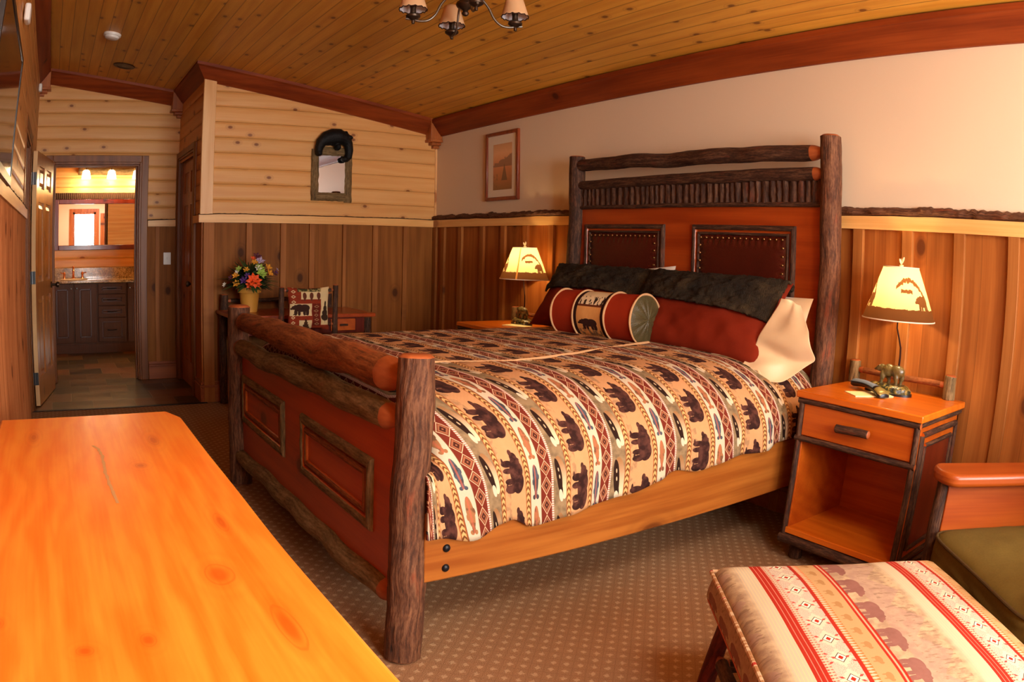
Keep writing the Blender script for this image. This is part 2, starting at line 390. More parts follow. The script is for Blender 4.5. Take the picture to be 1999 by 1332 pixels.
def carpet():
    m = Mat('brown patterned carpet'); x, y, z = m.coord()
    a = (x + y) * (.7071 / .044); b = (x - y) * (.7071 / .044)
    fa = (a.fr() - .5).ab(); fb = (b.fr() - .5).ab()
    n = m.noise(m.vec(x, y, z), 260, 2); n2 = m.noise(m.vec(x, y, z), 3, 2); n3 = m.noise(m.vec(x * 1.0, y * 1.0, z), 90, 2)
    spot = m.ss(fa + fb + (n3 - .5) * .5, .34, .16); lat = m.ss(m.mx(fa, fb), .42, .5)
    col = m.mix(n, C(128, 92, 62), C(168, 128, 92)); col = m.mix(lat * .25, col, C(104, 74, 48)); col = m.mix(spot * .34, col, C(220, 190, 146))
    return m.fin(col, .95, n + spot * .4, bs=.5, bd=.006, spec=.1)
K['carpet'] = carpet()
def slate():
    m = Mat('slate floor tiles'); x, y, z = m.coord()
    qx = (x - .04) / .33; ix = qx.fl(); off = m.op('MODULO', ix, 2.0) * .5
    qy = (y + 3.165) / .345 + off; iy = qy.fl(); r = m.white(ix * 7.13 + iy * 3.71); r2 = m.white(ix * 2.3 + iy * 9.1 + 5.0)
    n = m.noise(m.vec(x * 2.2 + r * 20.0, y * 1.0, r * 9.0), 2.0, 3, .5)
    col = m.ramp(r * .85 + n * .45 - .14, [(.15, C(34, 28, 16)), (.42, C(66, 52, 28)), (.62, C(98, 72, 36)), (.85, C(112, 66, 28))])
    col = m.mix(m.ss(r2, .5, 1) * .35, col, C(78, 72, 42))
    g = m.mx(m.ss((qx.fr() - .5).ab(), .482, .492), m.ss((qy.fr() - .5).ab(), .484, .494))
    col = m.mix(g, col, C(110, 92, 62))
    return m.fin(col, m.op('MULTIPLY_ADD', n, .3, .22), n - g * .6, bs=.25, bd=.004, spec=.5)
K['slate'] = slate()
def granite():
    m = Mat('brown granite'); x, y, z = m.coord(); v = m.vec(x, y, z)
    n = m.noise(v, 9, 5, .65); c = m.voro(v, 90, 'Color', '3D'); sp = m.nd('ShaderNodeSeparateColor'); m.put(sp.inputs[0], c)
    col = m.ramp(n * .75 + S(m, sp.outputs[0]) * .25, [(.25, C(52, 38, 20)), (.45, C(140, 108, 60)), (.6, C(190, 156, 98)), (.8, C(214, 196, 150))])
    return m.fin(col, .12, coat=.5)
K['granite'] = granite()
def vanity():
    m = Mat('grey brown vanity stain'); x, y, z = m.coord(); n = m.noise(m.vec(x * 8.0, y * 30.0, z * 2.0), 2, 4)
    return m.fin(m.mix(n, C(62, 38, 22), C(84, 54, 34)), .5, n, bs=.1, spec=.2)
K['vanity'] = vanity(); K['glaze'] = simple('dark vanity glaze', C(58, 26, 14), .4)
def leather(nm, c, bs=.25, rough=.28):
    m = Mat(nm); x, y, z = m.coord(); v = m.vec(x, y, z); n = m.voro(v, 240, 'Distance', '3D'); n2 = m.noise(v, 8, 3)
    return m.fin(m.mix(n2, c, (c[0] * .6, c[1] * .55, c[2] * .55, 1)), rough, n + n2 * .6, bs=bs, bd=.004, spec=.5)
K['leather'] = leather('oxblood leather', C(80, 24, 14), rough=.24); K['olive_leather'] = leather('olive leather', C(84, 74, 44), .35, .3)
def cloth(nm, c1, c2, sc=350, rough=.85, bs=.25, sheen=.0, nscale=4):
    m = Mat(nm); x, y, z = m.coord(); v = m.vec(x, y, z); n = m.noise(v, sc, 2); n2 = m.noise(v, nscale, 3)
    return m.fin(m.mix(n2 * .6 + n * .4, c1, c2), rough, n, bs=bs, bd=.002, spec=.15, **{'Sheen Weight': sheen, 'Sheen Roughness': .4})
K['burgundy'] = cloth('burgundy suede', C(138, 42, 12), C(98, 22, 6), nscale=7)
K['rust'] = cloth('rust suede', C(164, 50, 16), C(132, 32, 9), nscale=7)
K['olive'] = cloth('olive chenille', C(112, 92, 40), C(80, 62, 22), sc=120, nscale=14)
K['cord'] = cloth('tan cord', C(216, 170, 122), C(176, 126, 82), sc=400)
K['darkband'] = cloth('dark brown band', C(54, 26, 18), C(34, 16, 12))
K['satin'] = simple('champagne satin', C(224, 190, 144), .36, spec=.5, bumpscale=0, **{'Sheen Weight': .3})
K['whitecloth'] = cloth('white cotton', C(238, 232, 220), C(220, 212, 198))
def fur():
    m = Mat('dark brown fur'); x, y, z = m.coord(); n = m.noise(m.vec(x * 260.0, y * 120.0, z * 40.0), 1, 4, .7); n2 = m.noise(m.vec(x, y, z), 9, 4)
    col = m.ramp(n2 * .6 + n * .4, [(.3, C(16, 11, 7)), (.52, C(50, 37, 21)), (.75, C(98, 78, 48))])
    return m.fin(col, .75, n + n2, bs=1.0, bd=.012, spec=.2)
K['fur'] = fur()
K['blackfur'] = simple('black carved bear', C(9, 8, 8), .55, bumpscale=140, bs=.5, spec=.3)

def spread():
    """woven bedspread: stripes of bears, trout, diamonds, feathers and chevrons"""
    m = Mat('woven lodge bedspread'); u, v, w = m.coord('UV')
    q = (u + 2.0156) / .337; n_i = q.fl(); t = q.fr()
    nA = m.noise(m.vec(u, v, 0.0), 900, 2); nB = m.noise(m.vec(u * 30.0, v * 30.0, 0.0), 1, 4)
    cream = C(206, 188, 158); peach = C(216, 150, 92); maroon = C(110, 42, 28); olive = C(146, 120, 86); dk = C(58, 34, 26); red = C(160, 64, 36); gold = C(206, 160, 100)
    col = m.mix(nB, C(192, 138, 90), C(202, 150, 104))
    # bears walk up the peach stripe
    p = m.op('ADD', v, n_i * .09) / .215; bx = (p.fr() - .5) * (.215 / .172); by = (t - .645) * (.337 / .172)
    fuzz = m.ss(nB, .45, .6) * m.band(t, .60, .70) * .55
    col = m.mix(fuzz, col, C(120, 96, 70))
    col = m.mix(m.blobs(bx, by * 1.05, BEAR), col, m.mix(m.ss(nB, .4, .65), C(48, 26, 22), C(86, 50, 40)))
    # chevron bands either side of it
    def chev(col, lo, hi):
        c = (t - (lo + hi) / 2).ab() * .337
        z = ((v * 1.0 + c * 1.2) / .021).fr()
        cc = m.mix(z < .45, gold, m.mix(z < .72, C(176, 112, 66), C(112, 66, 34)))
        cc = m.mix(((t - (lo + hi) / 2).ab()) > (hi - lo) * .34, cc, C(150, 96, 48))
        cc = m.mix(((t - (lo + hi) / 2).ab()) > (hi - lo) * .44, cc, red)
        return m.mix(m.band(t, lo, hi), col, cc)
    # feather stripe
    fp = m.op('ADD', v, n_i * .05) / .205; fx = (fp.fr() - .5) * (.205 / .16); fy = (t - .45) * (.337 / .16) + fx * .14
    fc = m.mix(m.ss(nB, .35, .7), olive, C(112, 92, 66))
    fc = m.mix(m.blobs(fx, fy - .02, [(0, .03, .50, .15)]), fc, m.mix(m.ss(fx, -.5, .5), C(224, 196, 156), C(150, 106, 66)))
    fc = m.mix(m.blobs(fx, fy + .035, [(.03, 0, .42, .085), (-.30, .02, .16, .05)]), fc, C(44, 26, 18))
    fc = m.mix(m.blobs(fx, fy + .035, [(.16, .01, .05, .018), (-.02, .01, .05, .018)]), fc, C(196, 168, 130))
    fc = m.mix(m.blobs(fx, fy + .02, [(-.42, -.02, .13, .06)]), fc, cream)
    col = m.mix(m.band(t, .35, .54), col, fc)
    # braid
    col = m.mix(m.band(t, .32, .35), col, m.mix((v / .008).fr() < .5, C(226, 196, 176), C(176, 120, 100)))
    # diamonds
    dx = ((v / .066).fr() - .5).ab() * 2.0; dy = (t - .245).ab() / .075; dd = dx + dy
    dc = m.mix(m.band(dd, .86, 1.0), maroon, C(216, 170, 130)); dc = m.mix(m.band(dd, .44, .72), dc, C(150, 92, 62)); dc = m.mix(dd < .44, dc, C(70, 34, 24))
    dc = m.mix(dd < .14, dc, C(150, 92, 62))
    col = m.mix(m.band(t, .17, .32), col, dc)
    # trout on cream
    fi = (v + n_i * .07) / .15; k2 = m.op('MODULO', fi.fl() + 40.0, 2.0); tx = (fi.fr() - .5) * (.15 / .15); ty = (t - .085) * (.337 / .15)
    tc = m.mix(nA, cream, C(192, 174, 144)); body = m.mix(k2, C(74, 80, 88), C(156, 104, 66)); body = m.mix(m.ss(nB, .5, .6) * .6, body, C(60, 44, 36))
    body = m.mix(m.band(ty, -.03, .02) * .5, body, C(190, 96, 70))
    tc = m.mix(m.blobs(tx, ty, FISH), tc, body)
    col = m.mix(m.band(t, 0, .17), col, tc)
    col = m.mix(m.mx(m.band(t, 0, .008), m.band(t, .163, .17)), col, C(120, 76, 46))
    col = chev(col, .54, .61); col = chev(col, .93, 1.0)
    weave = ((u / .0022).sin()) * ((v / .0022).sin())
    return m.fin(col, .9, nA + weave * .3, bs=.25, bd=.002, spec=.12, )
K['spread'] = spread()

def ottoman_cloth():
    m = Mat('striped lodge tapestry'); u, v, w = m.coord('UV')
    q = (u - .094) / .448; t = (q + 3.0).fr(); n_i = q.fl()
    nB = m.noise(m.vec(u * 26.0, v * 26.0, 0.0), 1, 5, .6); nF = m.noise(m.vec(u, v, 0.0), 700, 2); rib = ((u / .0085).fr() - .5).ab()
    red = C(158, 40, 24); cream = C(186, 168, 138); tan = C(166, 132, 88)
    col = m.mix(m.ss(nB, .35, .65), C(184, 156, 118), C(154, 124, 96))
    # mountains and trees behind the bears
    pv = (v / .17).fr(); ridge = (t - .72) + (pv - .5).ab() * .30
    col = m.mix(m.band(t, .60, .92) * (ridge < .14) * .55, col, C(164, 128, 110))
    spr = m.ss(m.noise(m.vec(u * 30.0, v * 90.0, 2.0), 1, 4), .54, .62) * m.band(t, .66, .86)
    col = m.mix(spr * .6, col, C(128, 98, 74))
    bx = ((v / .145).fr() - .5) * (.145 / .118); by = (t - .485) * (.448 / .118)
    col = m.mix(m.blobs(bx, by, BEAR), col, m.mix(nB, C(116, 72, 60), C(146, 100, 86)))
    # cream with fine ribs
    cc = m.mix(m.ss(rib, .3, .42), cream, C(210, 178, 134))
    col = m.mix(m.ss(t, .86, .93), col, cc)
    # reds
    rr = m.mix(m.band((t / .0275).fr(), .78, .95), red, C(214, 120, 96)); zz = ((v / .011).fr() - .5).ab() + (t - .095).ab() * 20.0
    rr = m.mix((t > .075) * (zz < .5), rr, cream); col = m.mix(t < .11, col, rr)
    # kilim diamonds
    dx = ((v / .088).fr() - .5).ab() * 2.0; dy = (t - .185).ab() / .075
    dx2 = (dx * 7.0).fl() / 7.0; dd = dx + dy + ((v / .0126).fr() - .5).ab() * .3
    kc = m.mix(m.ss(nF, .45, .55), C(222, 202, 172), C(140, 112, 100)); kc = m.mix(dd < 1.0, kc, C(202, 184, 154)); kc = m.mix(m.band(dx + dy, .42, .5), kc, C(70, 44, 40))
    kc = m.mix((dx + dy) < .42, kc, C(236, 216, 186)); kc = m.mix((dx + dy) < .22, kc, red)
    kc = m.mix(m.band(m.op('SUBTRACT', dy, dx), .35, .6) * m.ss(((v / .02).fr() - .5).ab(), .3, .1), kc, C(176, 60, 50))
    col = m.mix(m.band(t, .11, .26), col, kc)
    col = m.mix(m.band(t, .26, .285), col, red)
    ch = ((v / .012).fr() - .5).ab() * 1.2 + (t - .30).ab() * 16.0
    col = m.mix(m.band(t, .285, .325), col, m.mix(ch < .45, C(206, 110, 56), cream))
    tb = m.mix(nF, tan, C(190, 146, 96)); mx_ = ((v / .07).fr() - .5) * 1.35; my = (t - .36) * 9.0
    tb = m.mix(m.blobs(mx_, my * .8, [(0, .18, .30, .15), (.3, .22, .11, .1), (-.16, .02, .05, .12), (.14, .02, .05, .12)]) * .7, tb, C(150, 104, 58))
    col = m.mix(m.band(t, .325, .445), col, tb)
    col = m.mix(m.band(t, .445, .49), col, m.mix(m.band((t - .4675).ab(), -.01, .006), red, C(214, 150, 116)))
    return m.fin(col, .88, nF, bs=.3, bd=.002, spec=.12, )
K['ottoman'] = ottoman_cloth()

def patch():
    """chair tapestry: patchwork of a bear, pine cones, tree and dotted borders (UV 0-1)"""
    m = Mat('patchwork lodge tapestry'); u, v, w = m.coord('UV')
    nB = m.noise(m.vec(u * 12.0, v * 12.0, 0.0), 1, 4)
    cream = C(206, 180, 132); dkr = C(98, 34, 22); bear = C(58, 36, 28)
    col = m.mix(nB, C(112, 40, 24), C(150, 56, 30))
    def rect(col, a, b, c, d, cc): return m.mix(m.band(u, a, b) * m.band(v, c, d), col, cc)
    dots = ((v / .12).fr() - .5).ab() + ((u - .12).ab()) * 6.0
    col = m.mix(m.band(dots, .18, .34) * (u < .24), col, cream)
    r = rect(col, .30, .80, .72, .93, cream); cones = ((u - .30) / .167).fr() - .5
    r = m.mix(m.band(u, .30, .80) * m.blobs(cones, (v - .80) * 6.0, [(0, 0, .28, .5), (0, -.3, .16, .4)]), r, C(96, 50, 34))
    r = rect(r, .22, .86, .90, .99, m.mix(m.ss(nB, .45, .55), C(60, 56, 32), C(150, 130, 80)))
    r = rect(r, .03, .56, .34, .62, cream)
    r = m.mix(m.band(u, .03, .56) * m.blobs((u - .30) * -2.1, (v - .36) * 2.2, BEAR), r, bear)
    r = rect(r, .58, .76, .10, .62, dkr); d2 = ((v / .10).fr() - .5).ab() + (u - .67).ab() * 6.0
    r = m.mix(m.band(d2, .2, .36) * m.band(u, .58, .76) * m.band(v, .1, .62), r, C(150, 110, 76))
    r = rect(r, .78, .99, .12, 1.0, cream); r = m.mix(m.blobs((u - .885) * 3.2, (v - .16) * 1.9, TREE), r, C(56, 38, 26))
    r = rect(r, .26, .56, -.1, .24, cream); r = m.mix(m.blobs((u - .41) * 3.0, (v + .02) * 3.4, TREE), r, C(70, 44, 28))
    return m.fin(r, .9, nB, bs=.2, spec=.1)
K['patch'] = patch()

def bolster_cloth():
    m = Mat('bolster bear panel'); u, v, w = m.coord('UV')          # u 0-1 around, v 0-1 along
    nB = m.noise(m.vec(u * 20.0, v * 10.0, 0.0), 1, 4)
    col = m.mix(nB, C(222, 160, 92), C(206, 140, 74))
    col = m.mix(m.band(u, .33, .40), col, m.mix(m.ss(nB, .5, .56), C(226, 200, 156), C(56, 40, 30)))
    col = m.mix(m.band(u, .315, .33), col, C(100, 48, 26)); col = m.mix(m.band(u, .40, .47), col, C(216, 190, 146))
    bx = (v - .5) * -1.25; by = (u - .155) * 7.0
    col = m.mix(m.blobs(bx, by, BEAR), col, m.mix(nB, C(70, 40, 32), C(40, 22, 18)))
    col = m.mix(m.band(u, .10, .155) * m.ss(nB, .42, .55), col, C(120, 96, 70))
    col = m.mix(m.band(u, .07, .085), col, C(100, 48, 26)); col = m.mix(u < .05, col, C(90, 52, 34))
    return m.fin(col, .9, nB, bs=.15, spec=.1)
K['bolster'] = bolster_cloth()

def shade_mat():
    """paper shade with a cut-out scene of a bear under branches; the lamp inside shines through it"""
    m = Mat('paper lamp shade'); u, v, w = m.coord('UV')              # u 0-1 around, v metres of height
    a = (u * 3.0).fr(); n = m.noise(m.vec(u * 60.0, v * 50.0, 0.0), 1, 3); n2 = m.noise(m.vec(u * 24.0, v * 4.0, 0.0), 1, 3)
    x = (a - .5) * .42
    ground = v < (.042 + n2 * .014 + m.ss(n, .55, .7) * .008)
    bear = m.blobs((x - .075) / -.115, (v - .042) / .120, BEAR)
    br = m.ss((v - (.168 - (x + .03) * (x + .03) * 3.4 + (n - .5) * .030)).ab(), .0120, .008) * m.band(x, -.13, .12)
    br2 = m.ss((v - (.122 + (n - .5) * .018)).ab(), .0095, .006) * m.band(x, -.09, .0)
    mask = m.mx(m.mx(ground, bear), m.mx(br, br2))
    col = m.mix(mask, C(248, 216, 146), C(104, 66, 36))
    col = m.mix(m.band(u, .70, .712), col, C(190, 130, 66))
    tr = m.nd('ShaderNodeBsdfTranslucent'); m.put(tr.inputs[0], col); df = m.nd('ShaderNodeBsdfDiffuse'); m.put(df.inputs[0], col)
    ms = m.nd('ShaderNodeMixShader'); ms.inputs[0].default_value = .55
    m.nt.links.new(df.outputs[0], ms.inputs[1]); m.nt.links.new(tr.outputs[0], ms.inputs[2]); m.nt.links.new(ms.outputs[0], m.out.inputs[0])
    return m.mat
K['shade'] = shade_mat()
def trans(nm, c, f=.4):
    m = Mat(nm); tr = m.nd('ShaderNodeBsdfTranslucent'); tr.inputs[0].default_value = c; df = m.nd('ShaderNodeBsdfDiffuse'); df.inputs[0].default_value = c
    ms = m.nd('ShaderNodeMixShader'); ms.inputs[0].default_value = f
    m.nt.links.new(df.outputs[0], ms.inputs[1]); m.nt.links.new(tr.outputs[0], ms.inputs[2]); m.nt.links.new(ms.outputs[0], m.out.inputs[0]); return m.mat
K['parchment'] = trans('parchment shade', C(226, 186, 140)); K['lining'] = trans('white shade lining', C(226, 226, 232), .3)
def emit(nm, c, s):
    m = Mat(nm); m.put(m.bs.inputs['Base Color'], c); m.put(m.bs.inputs['Emission Color'], c); m.bs.inputs['Emission Strength'].default_value = s; return m.mat
K['bulb'] = emit('lit bulb', (1, .74, .38, 1), 12); K['bathshade'] = emit('lit glass shade', (1, .80, .46, 1), 9)
def art():
    m = Mat('sunset lake print'); u, v, w = m.coord('UV')
    n = m.noise(m.vec(u * 3.0, v * 5.0, 0.0), 2, 5, .6)
    col = m.ramp(v + (n - .5) * .12, [(0, C(140, 96, 50)), (.2, C(176, 112, 60)), (.42, C(206, 132, 80)), (.6, C(224, 150, 96)), (.8, C(236, 180, 128)), (1, C(214, 160, 110))])
    hill = v < (.66 + (u - .5) * .22 + (n - .5) * .25); col = m.mix(hill * (v > .5) * .7, col, C(120, 92, 72))
    tri = (u - .6).ab() * 1.6; col = m.mix((tri < (.56 - v) * .7) * (v > .2) * .75, col, C(96, 72, 48))
    col = m.mix(m.band(u, .0, .25) * (v < .35) * m.ss(n, .45, .6) * .5, col, C(110, 80, 46))
    return m.fin(col, .35, coat=.4)
K['art'] = art()
K['mat'] = simple('picture mat board', C(232, 216, 188), .7)
K['terracotta'] = simple('ochre flowerpot', C(206, 148, 56), .55, bumpscale=30, bs=.1)
K['leafg'] = simple('green leaf', C(58, 84, 36), .55); K['leafd'] = simple('dark green leaf', C(24, 44, 26), .55)
for nm, c in dict(orange=C(236, 84, 24), yellow=C(226, 156, 40), purple=C(84, 40, 110), lilac=C(176, 160, 190), green=C(150, 180, 70), plum=C(86, 30, 50), white=C(226, 224, 206)).items():
    K['fl_' + nm] = simple(nm + ' petals', c, .6)
K['statue'] = simple('bronze green statuette', C(92, 76, 38), .35, bumpscale=50, bs=.5, spec=.6, coat=.3)
def rock():
    m = Mat('painted rock base'); x, y, z = m.coord(); n = m.noise(m.vec(x, y, z), 55, 3)
    return m.fin(m.ramp(n, [(.35, C(24, 28, 22)), (.5, C(64, 60, 28)), (.62, C(150, 122, 54)), (.75, C(110, 110, 100))]), .3, n, bs=.8, coat=.4)
K['rock'] = rock()
K['paper'] = simple('cream notepaper', C(246, 226, 160), .7)
K['ivory'] = simple('ivory finial', C(236, 214, 160), .45)
K['goldplastic'] = simple('olive gold plastic', C(150, 130, 70), .3, metal=.4)
K['bluegrey'] = simple('screen end grey', C(120, 140, 160), .3)
K['glass'] = simple('clear window glass', (1, 1, 1, 1), .0, **{'Transmission Weight': 1.0, 'IOR': 1.02})
K['clear'] = simple('clear glass', (1, 1, 1, 1), .02, **{'Transmission Weight': 1.0, 'IOR': 1.4})
K['towel'] = cloth('tan towel', C(214, 170, 96), C(190, 144, 76))

K['olivecord'] = cloth('olive piping', C(86, 66, 34), C(66, 48, 24)); 
def redcord():
    m = Mat('red and cream piping'); u, v, w = m.coord('UV'); n = m.noise(m.vec(u * 0.0, v * 45.0, 0.0), 1, 2)
    return m.fin(m.mix(m.ss(n, .47, .5), m.mix(n > .38, C(178, 50, 34), C(206, 176, 136)), C(170, 120, 74)), .9)
K['redcord'] = redcord()
K['frame'] = wood('cherry picture frame', C(150, 70, 34), C(116, 46, 20), C(70, 26, 10), 'z', 'x', rough=.3, knots=0, coat=.3)
K['redbark'] = bark('dark red peeled log', C(40, 10, 6), C(84, 24, 14), C(120, 44, 26), C(110, 32, 18), bs=.4)
# ---------------------------------------------------------------- floor, ceiling, walls
T = .12
b = MB(); b.box(.04, XE + T, -L - T, T, -.1, 0); b.box(-.1, .04, -W + .13, T, -.1, 0)
struct(b.build('floor', K['carpet'], smooth=0), 'brown carpet with a small light diamond fleck', 'floor')
b = MB(); b.box(-3.8, .04, -4.2, -W + .13, -.1, 0)
struct(b.build('floor_tiles', K['slate']), 'slate tile floor of the entry alcove and bathroom', 'floor')
struct(BX('trim_1', K['blackiron'], .02, .06, -L, -W + .02, 0, .006, bevel=0), 'thin dark strip between carpet and tile', 'trim')
b = MB()
def cl(x0, x1, y0, y1):
    vs_ = [(x, y, ceil(y) + dz) for dz in (0, .1) for x, y in ((x0, y0), (x1, y0), (x1, y1), (x0, y1))]
    i = [b.vert(p) for p in vs_]
    for q in ((3, 2, 1, 0), (4, 5, 6, 7), (0, 1, 5, 4), (1, 2, 6, 5), (2, 3, 7, 6), (3, 0, 4, 7)): b.face([i[k] for k in q])
cl(-D - T, XE + T, -L - T, T)
struct(b.build('ceiling', K['ceiling']), 'sloped ceiling of narrow golden pine boards', 'ceiling')

struct(BX('wall_right', K['paint'], -.1, XE + T, 0, T, 0, 2.6, bevel=0), 'cream painted wall behind the bed', 'wall')
def siding(name, mat, axis, fixed, nrm, a0, a1, z0, ztop, label, holes=()):
    """log siding: rounded courses on a wall face; ztop is a function of the run coordinate"""
    b = MB(); P = .127; z = z0
    k0 = math.floor((z0 - .105) / P)
    cuts = sorted({a0, a1} | {h for q in holes for h in q[:2]})
    segs = []
    for s0, s1 in zip(cuts[:-1], cuts[1:]):
        n = max(1, int((s1 - s0) / .4)); segs += [(s0 + (s1 - s0) * i / n, s0 + (s1 - s0) * (i + 1) / n) for i in range(n)]
    def pt(a, off, zz): return (fixed + nrm * off, a, zz) if axis == 'y' else (a, fixed + nrm * off, zz)
    for s0, s1 in segs:
        hz = [(q[2], q[3]) for q in holes if q[0] <= s0 + 1e-6 and q[1] >= s1 - 1e-6]
        zt0, zt1 = ztop(s0), ztop(s1)
        # back slab
        k = k0
        while .105 + k * P < max(zt0, zt1):
            zb = .105 + k * P; k += 1
            prof = [(0.0, .009), (.04, .0155), (.2, .0175), (.8, .018), (.96, .0155), (1.0, .009)]
            for (f0, o0), (f1, o1) in zip(prof[:-1], prof[1:]):
                za, zc = zb + f0 * P, zb + f1 * P
                if zc <= z0: continue
                za = max(za, z0)
                if any(h0 - 1e-4 <= za and zc <= h1 + .02 for h0, h1 in hz): continue
                q = [pt(s0, o0, min(za, zt0)), pt(s1, o0, min(za, zt1)), pt(s1, o1, min(zc, zt1)), pt(s0, o1, min(zc, zt0))]
                if za >= max(zt0, zt1): continue
                i = [b.vert(p) for p in q]; b.face(i if (nrm > 0) == (axis == 'y') else i[::-1])
    return struct(b.build(name, mat, weld=True, smooth=50), label, 'wall')
def slab(name, mat, boxes, label):
    b = MB()
    for q in boxes: b.box(*q)
    return struct(b.build(name, mat, smooth=0), label, 'wall')
# far wall (x = 0), alcove side wall (y = -W), back wall with the bathroom doorway (x = -D), left wall
siding('wall_far_siding', K['siding'], 'y', 0, 1, -W, 0, 1.50, lambda y: ceil(y), 'pale knotty pine siding above the corner desk')
slab('wall_far', K['wains'], [(-T, .004, -W + .004, .1, 0, 2.78)], 'wall behind the corner desk')
DX0, DX1, DZ = -1.10, -.32, 2.06              # closet door opening in the alcove side wall
siding('wall_alcove_siding', K['siding_x'], 'x', -W, -1, -D, 0, 1.50, lambda x: ceil(-W), 'pine siding around the closet door', holes=[(DX0 - .01, DX1 + .01, 0, DZ)])
slab('wall_alcove', K['wains_x'], [(-D - T, DX0, -W, -W + T, 0, 2.8), (DX1, 0, -W, -W + T, 0, 2.8), (DX0, DX1, -W, -W + T, DZ, 2.8)], 'side wall of the entry alcove')
BY0, BY1, BZ = -3.30, -2.485, 2.03            # bathroom doorway
siding('wall_back_siding', K['siding'], 'y', -D, 1, -L, -W, 1.50, lambda y: ceil(y), 'pale pine siding over the bathroom doorway', holes=[(BY0 - .005, BY1 + .005, 0, BZ)])
slab('wall_back', K['wains'], [(-D - T, -D + .004, -L - T, BY0, 0, 3.0), (-D - T, -D + .004, BY1, -W + .05, 0, 3.0), (-D - T, -D + .004, BY0, BY1, BZ, 3.0)], 'wall with the bathroom doorway')
LX0, LX1 = .06, .92                            # doorway in the left wall
siding('wall_left_siding', K['siding_x'], 'x', -L, 1, -D, XE, 1.50, lambda x: ceil(-L), 'knotty pine siding behind the television', holes=[(LX0 - .005, LX1 + .005, 0, 2.04)])
slab('wall_left', K['lath'], [(-D - T, LX0, -L - T, -L, 0, 3.02), (LX1, XE + T, -L - T, -L, 0, 3.02), (LX0, LX1, -L - T, -L, 2.04, 3.02)], 'left wall behind the television')
slab('wall_left_passage', K['siding_x'], [(-.2, 1.3, -L - .9, -L - .8, 0, 2.6), (-.3, -.2, -L - .9, -L - T, 0, 2.6), (1.2, 1.3, -L - .9, -L - T, 0, 2.6), (-.3, 1.3, -L - .9, -L - T, 2.5, 2.6), (-.3, 1.3, -L - .9, -L - T, -.1, 0)], 'passage beyond the open left doorway')
# end wall behind the camera with a glass door and an added window
GY0, GY1, GZ = -2.87, -2.22, 2.22; WY0, WY1, WZ0, WZ1 = -2.0, -.5, .8, 2.1
slab('wall_window', K['paint'], [(XE, XE + T, -L - T, GY0, 0, 3.0), (XE, XE + T, GY0, GY1, GZ, 3.0), (XE, XE + T, GY1, WY0, 0, 3.0), (XE, XE + T, WY0, WY1, 0, WZ0),
      (XE, XE + T, WY0, WY1, WZ1, 3.0), (XE, XE + T, WY1, T, 0, 3.0)], 'end wall with glass door and added window behind the viewer')
def win(name, y0, y1, z0, z1, label):
    b = MB(); w = .06
    for q in ((y0, y0 + w, z0, z1), (y1 - w, y1, z0, z1), (y0, y1, z0, z0 + w), (y0, y1, z1 - w, z1)): b.box(XE - .02, XE + .06, q[0], q[1], q[2], q[3])
    for q in ((y0 - .09, y0, z0 - .0, z1 + .09), (y1, y1 + .09, z0, z1 + .09), (y0, y1, z1, z1 + .09)): b.box(XE - .03, XE, q[0], q[1], q[2], q[3])
    o = struct(b.build(name, K['block'], bevel=.004), label, 'window')
    b = MB(); b.box(XE + .03, XE + .035, y0 + w, y1 - w, z0 + w, z1 - w); b.build('pane', K['glass'], o)
win('window_1', GY0, GY1, .02, GZ, 'glass door reflected in the bathroom mirror'); win('window_added', WY0, WY1, WZ0, WZ1, 'added unseen window bringing more light through the end wall')  # the second window is added, out of view, to let in light

# ---------------------------------------------------------------- wainscot, rails, crowns, baseboards
n_t = [1]
def trim(b, mat, label, **k):
    n_t[0] += 1; return struct(b.build('trim_%d' % n_t[0], mat, **k), label, 'trim')
def wob(b, fn, n, m=0): pass
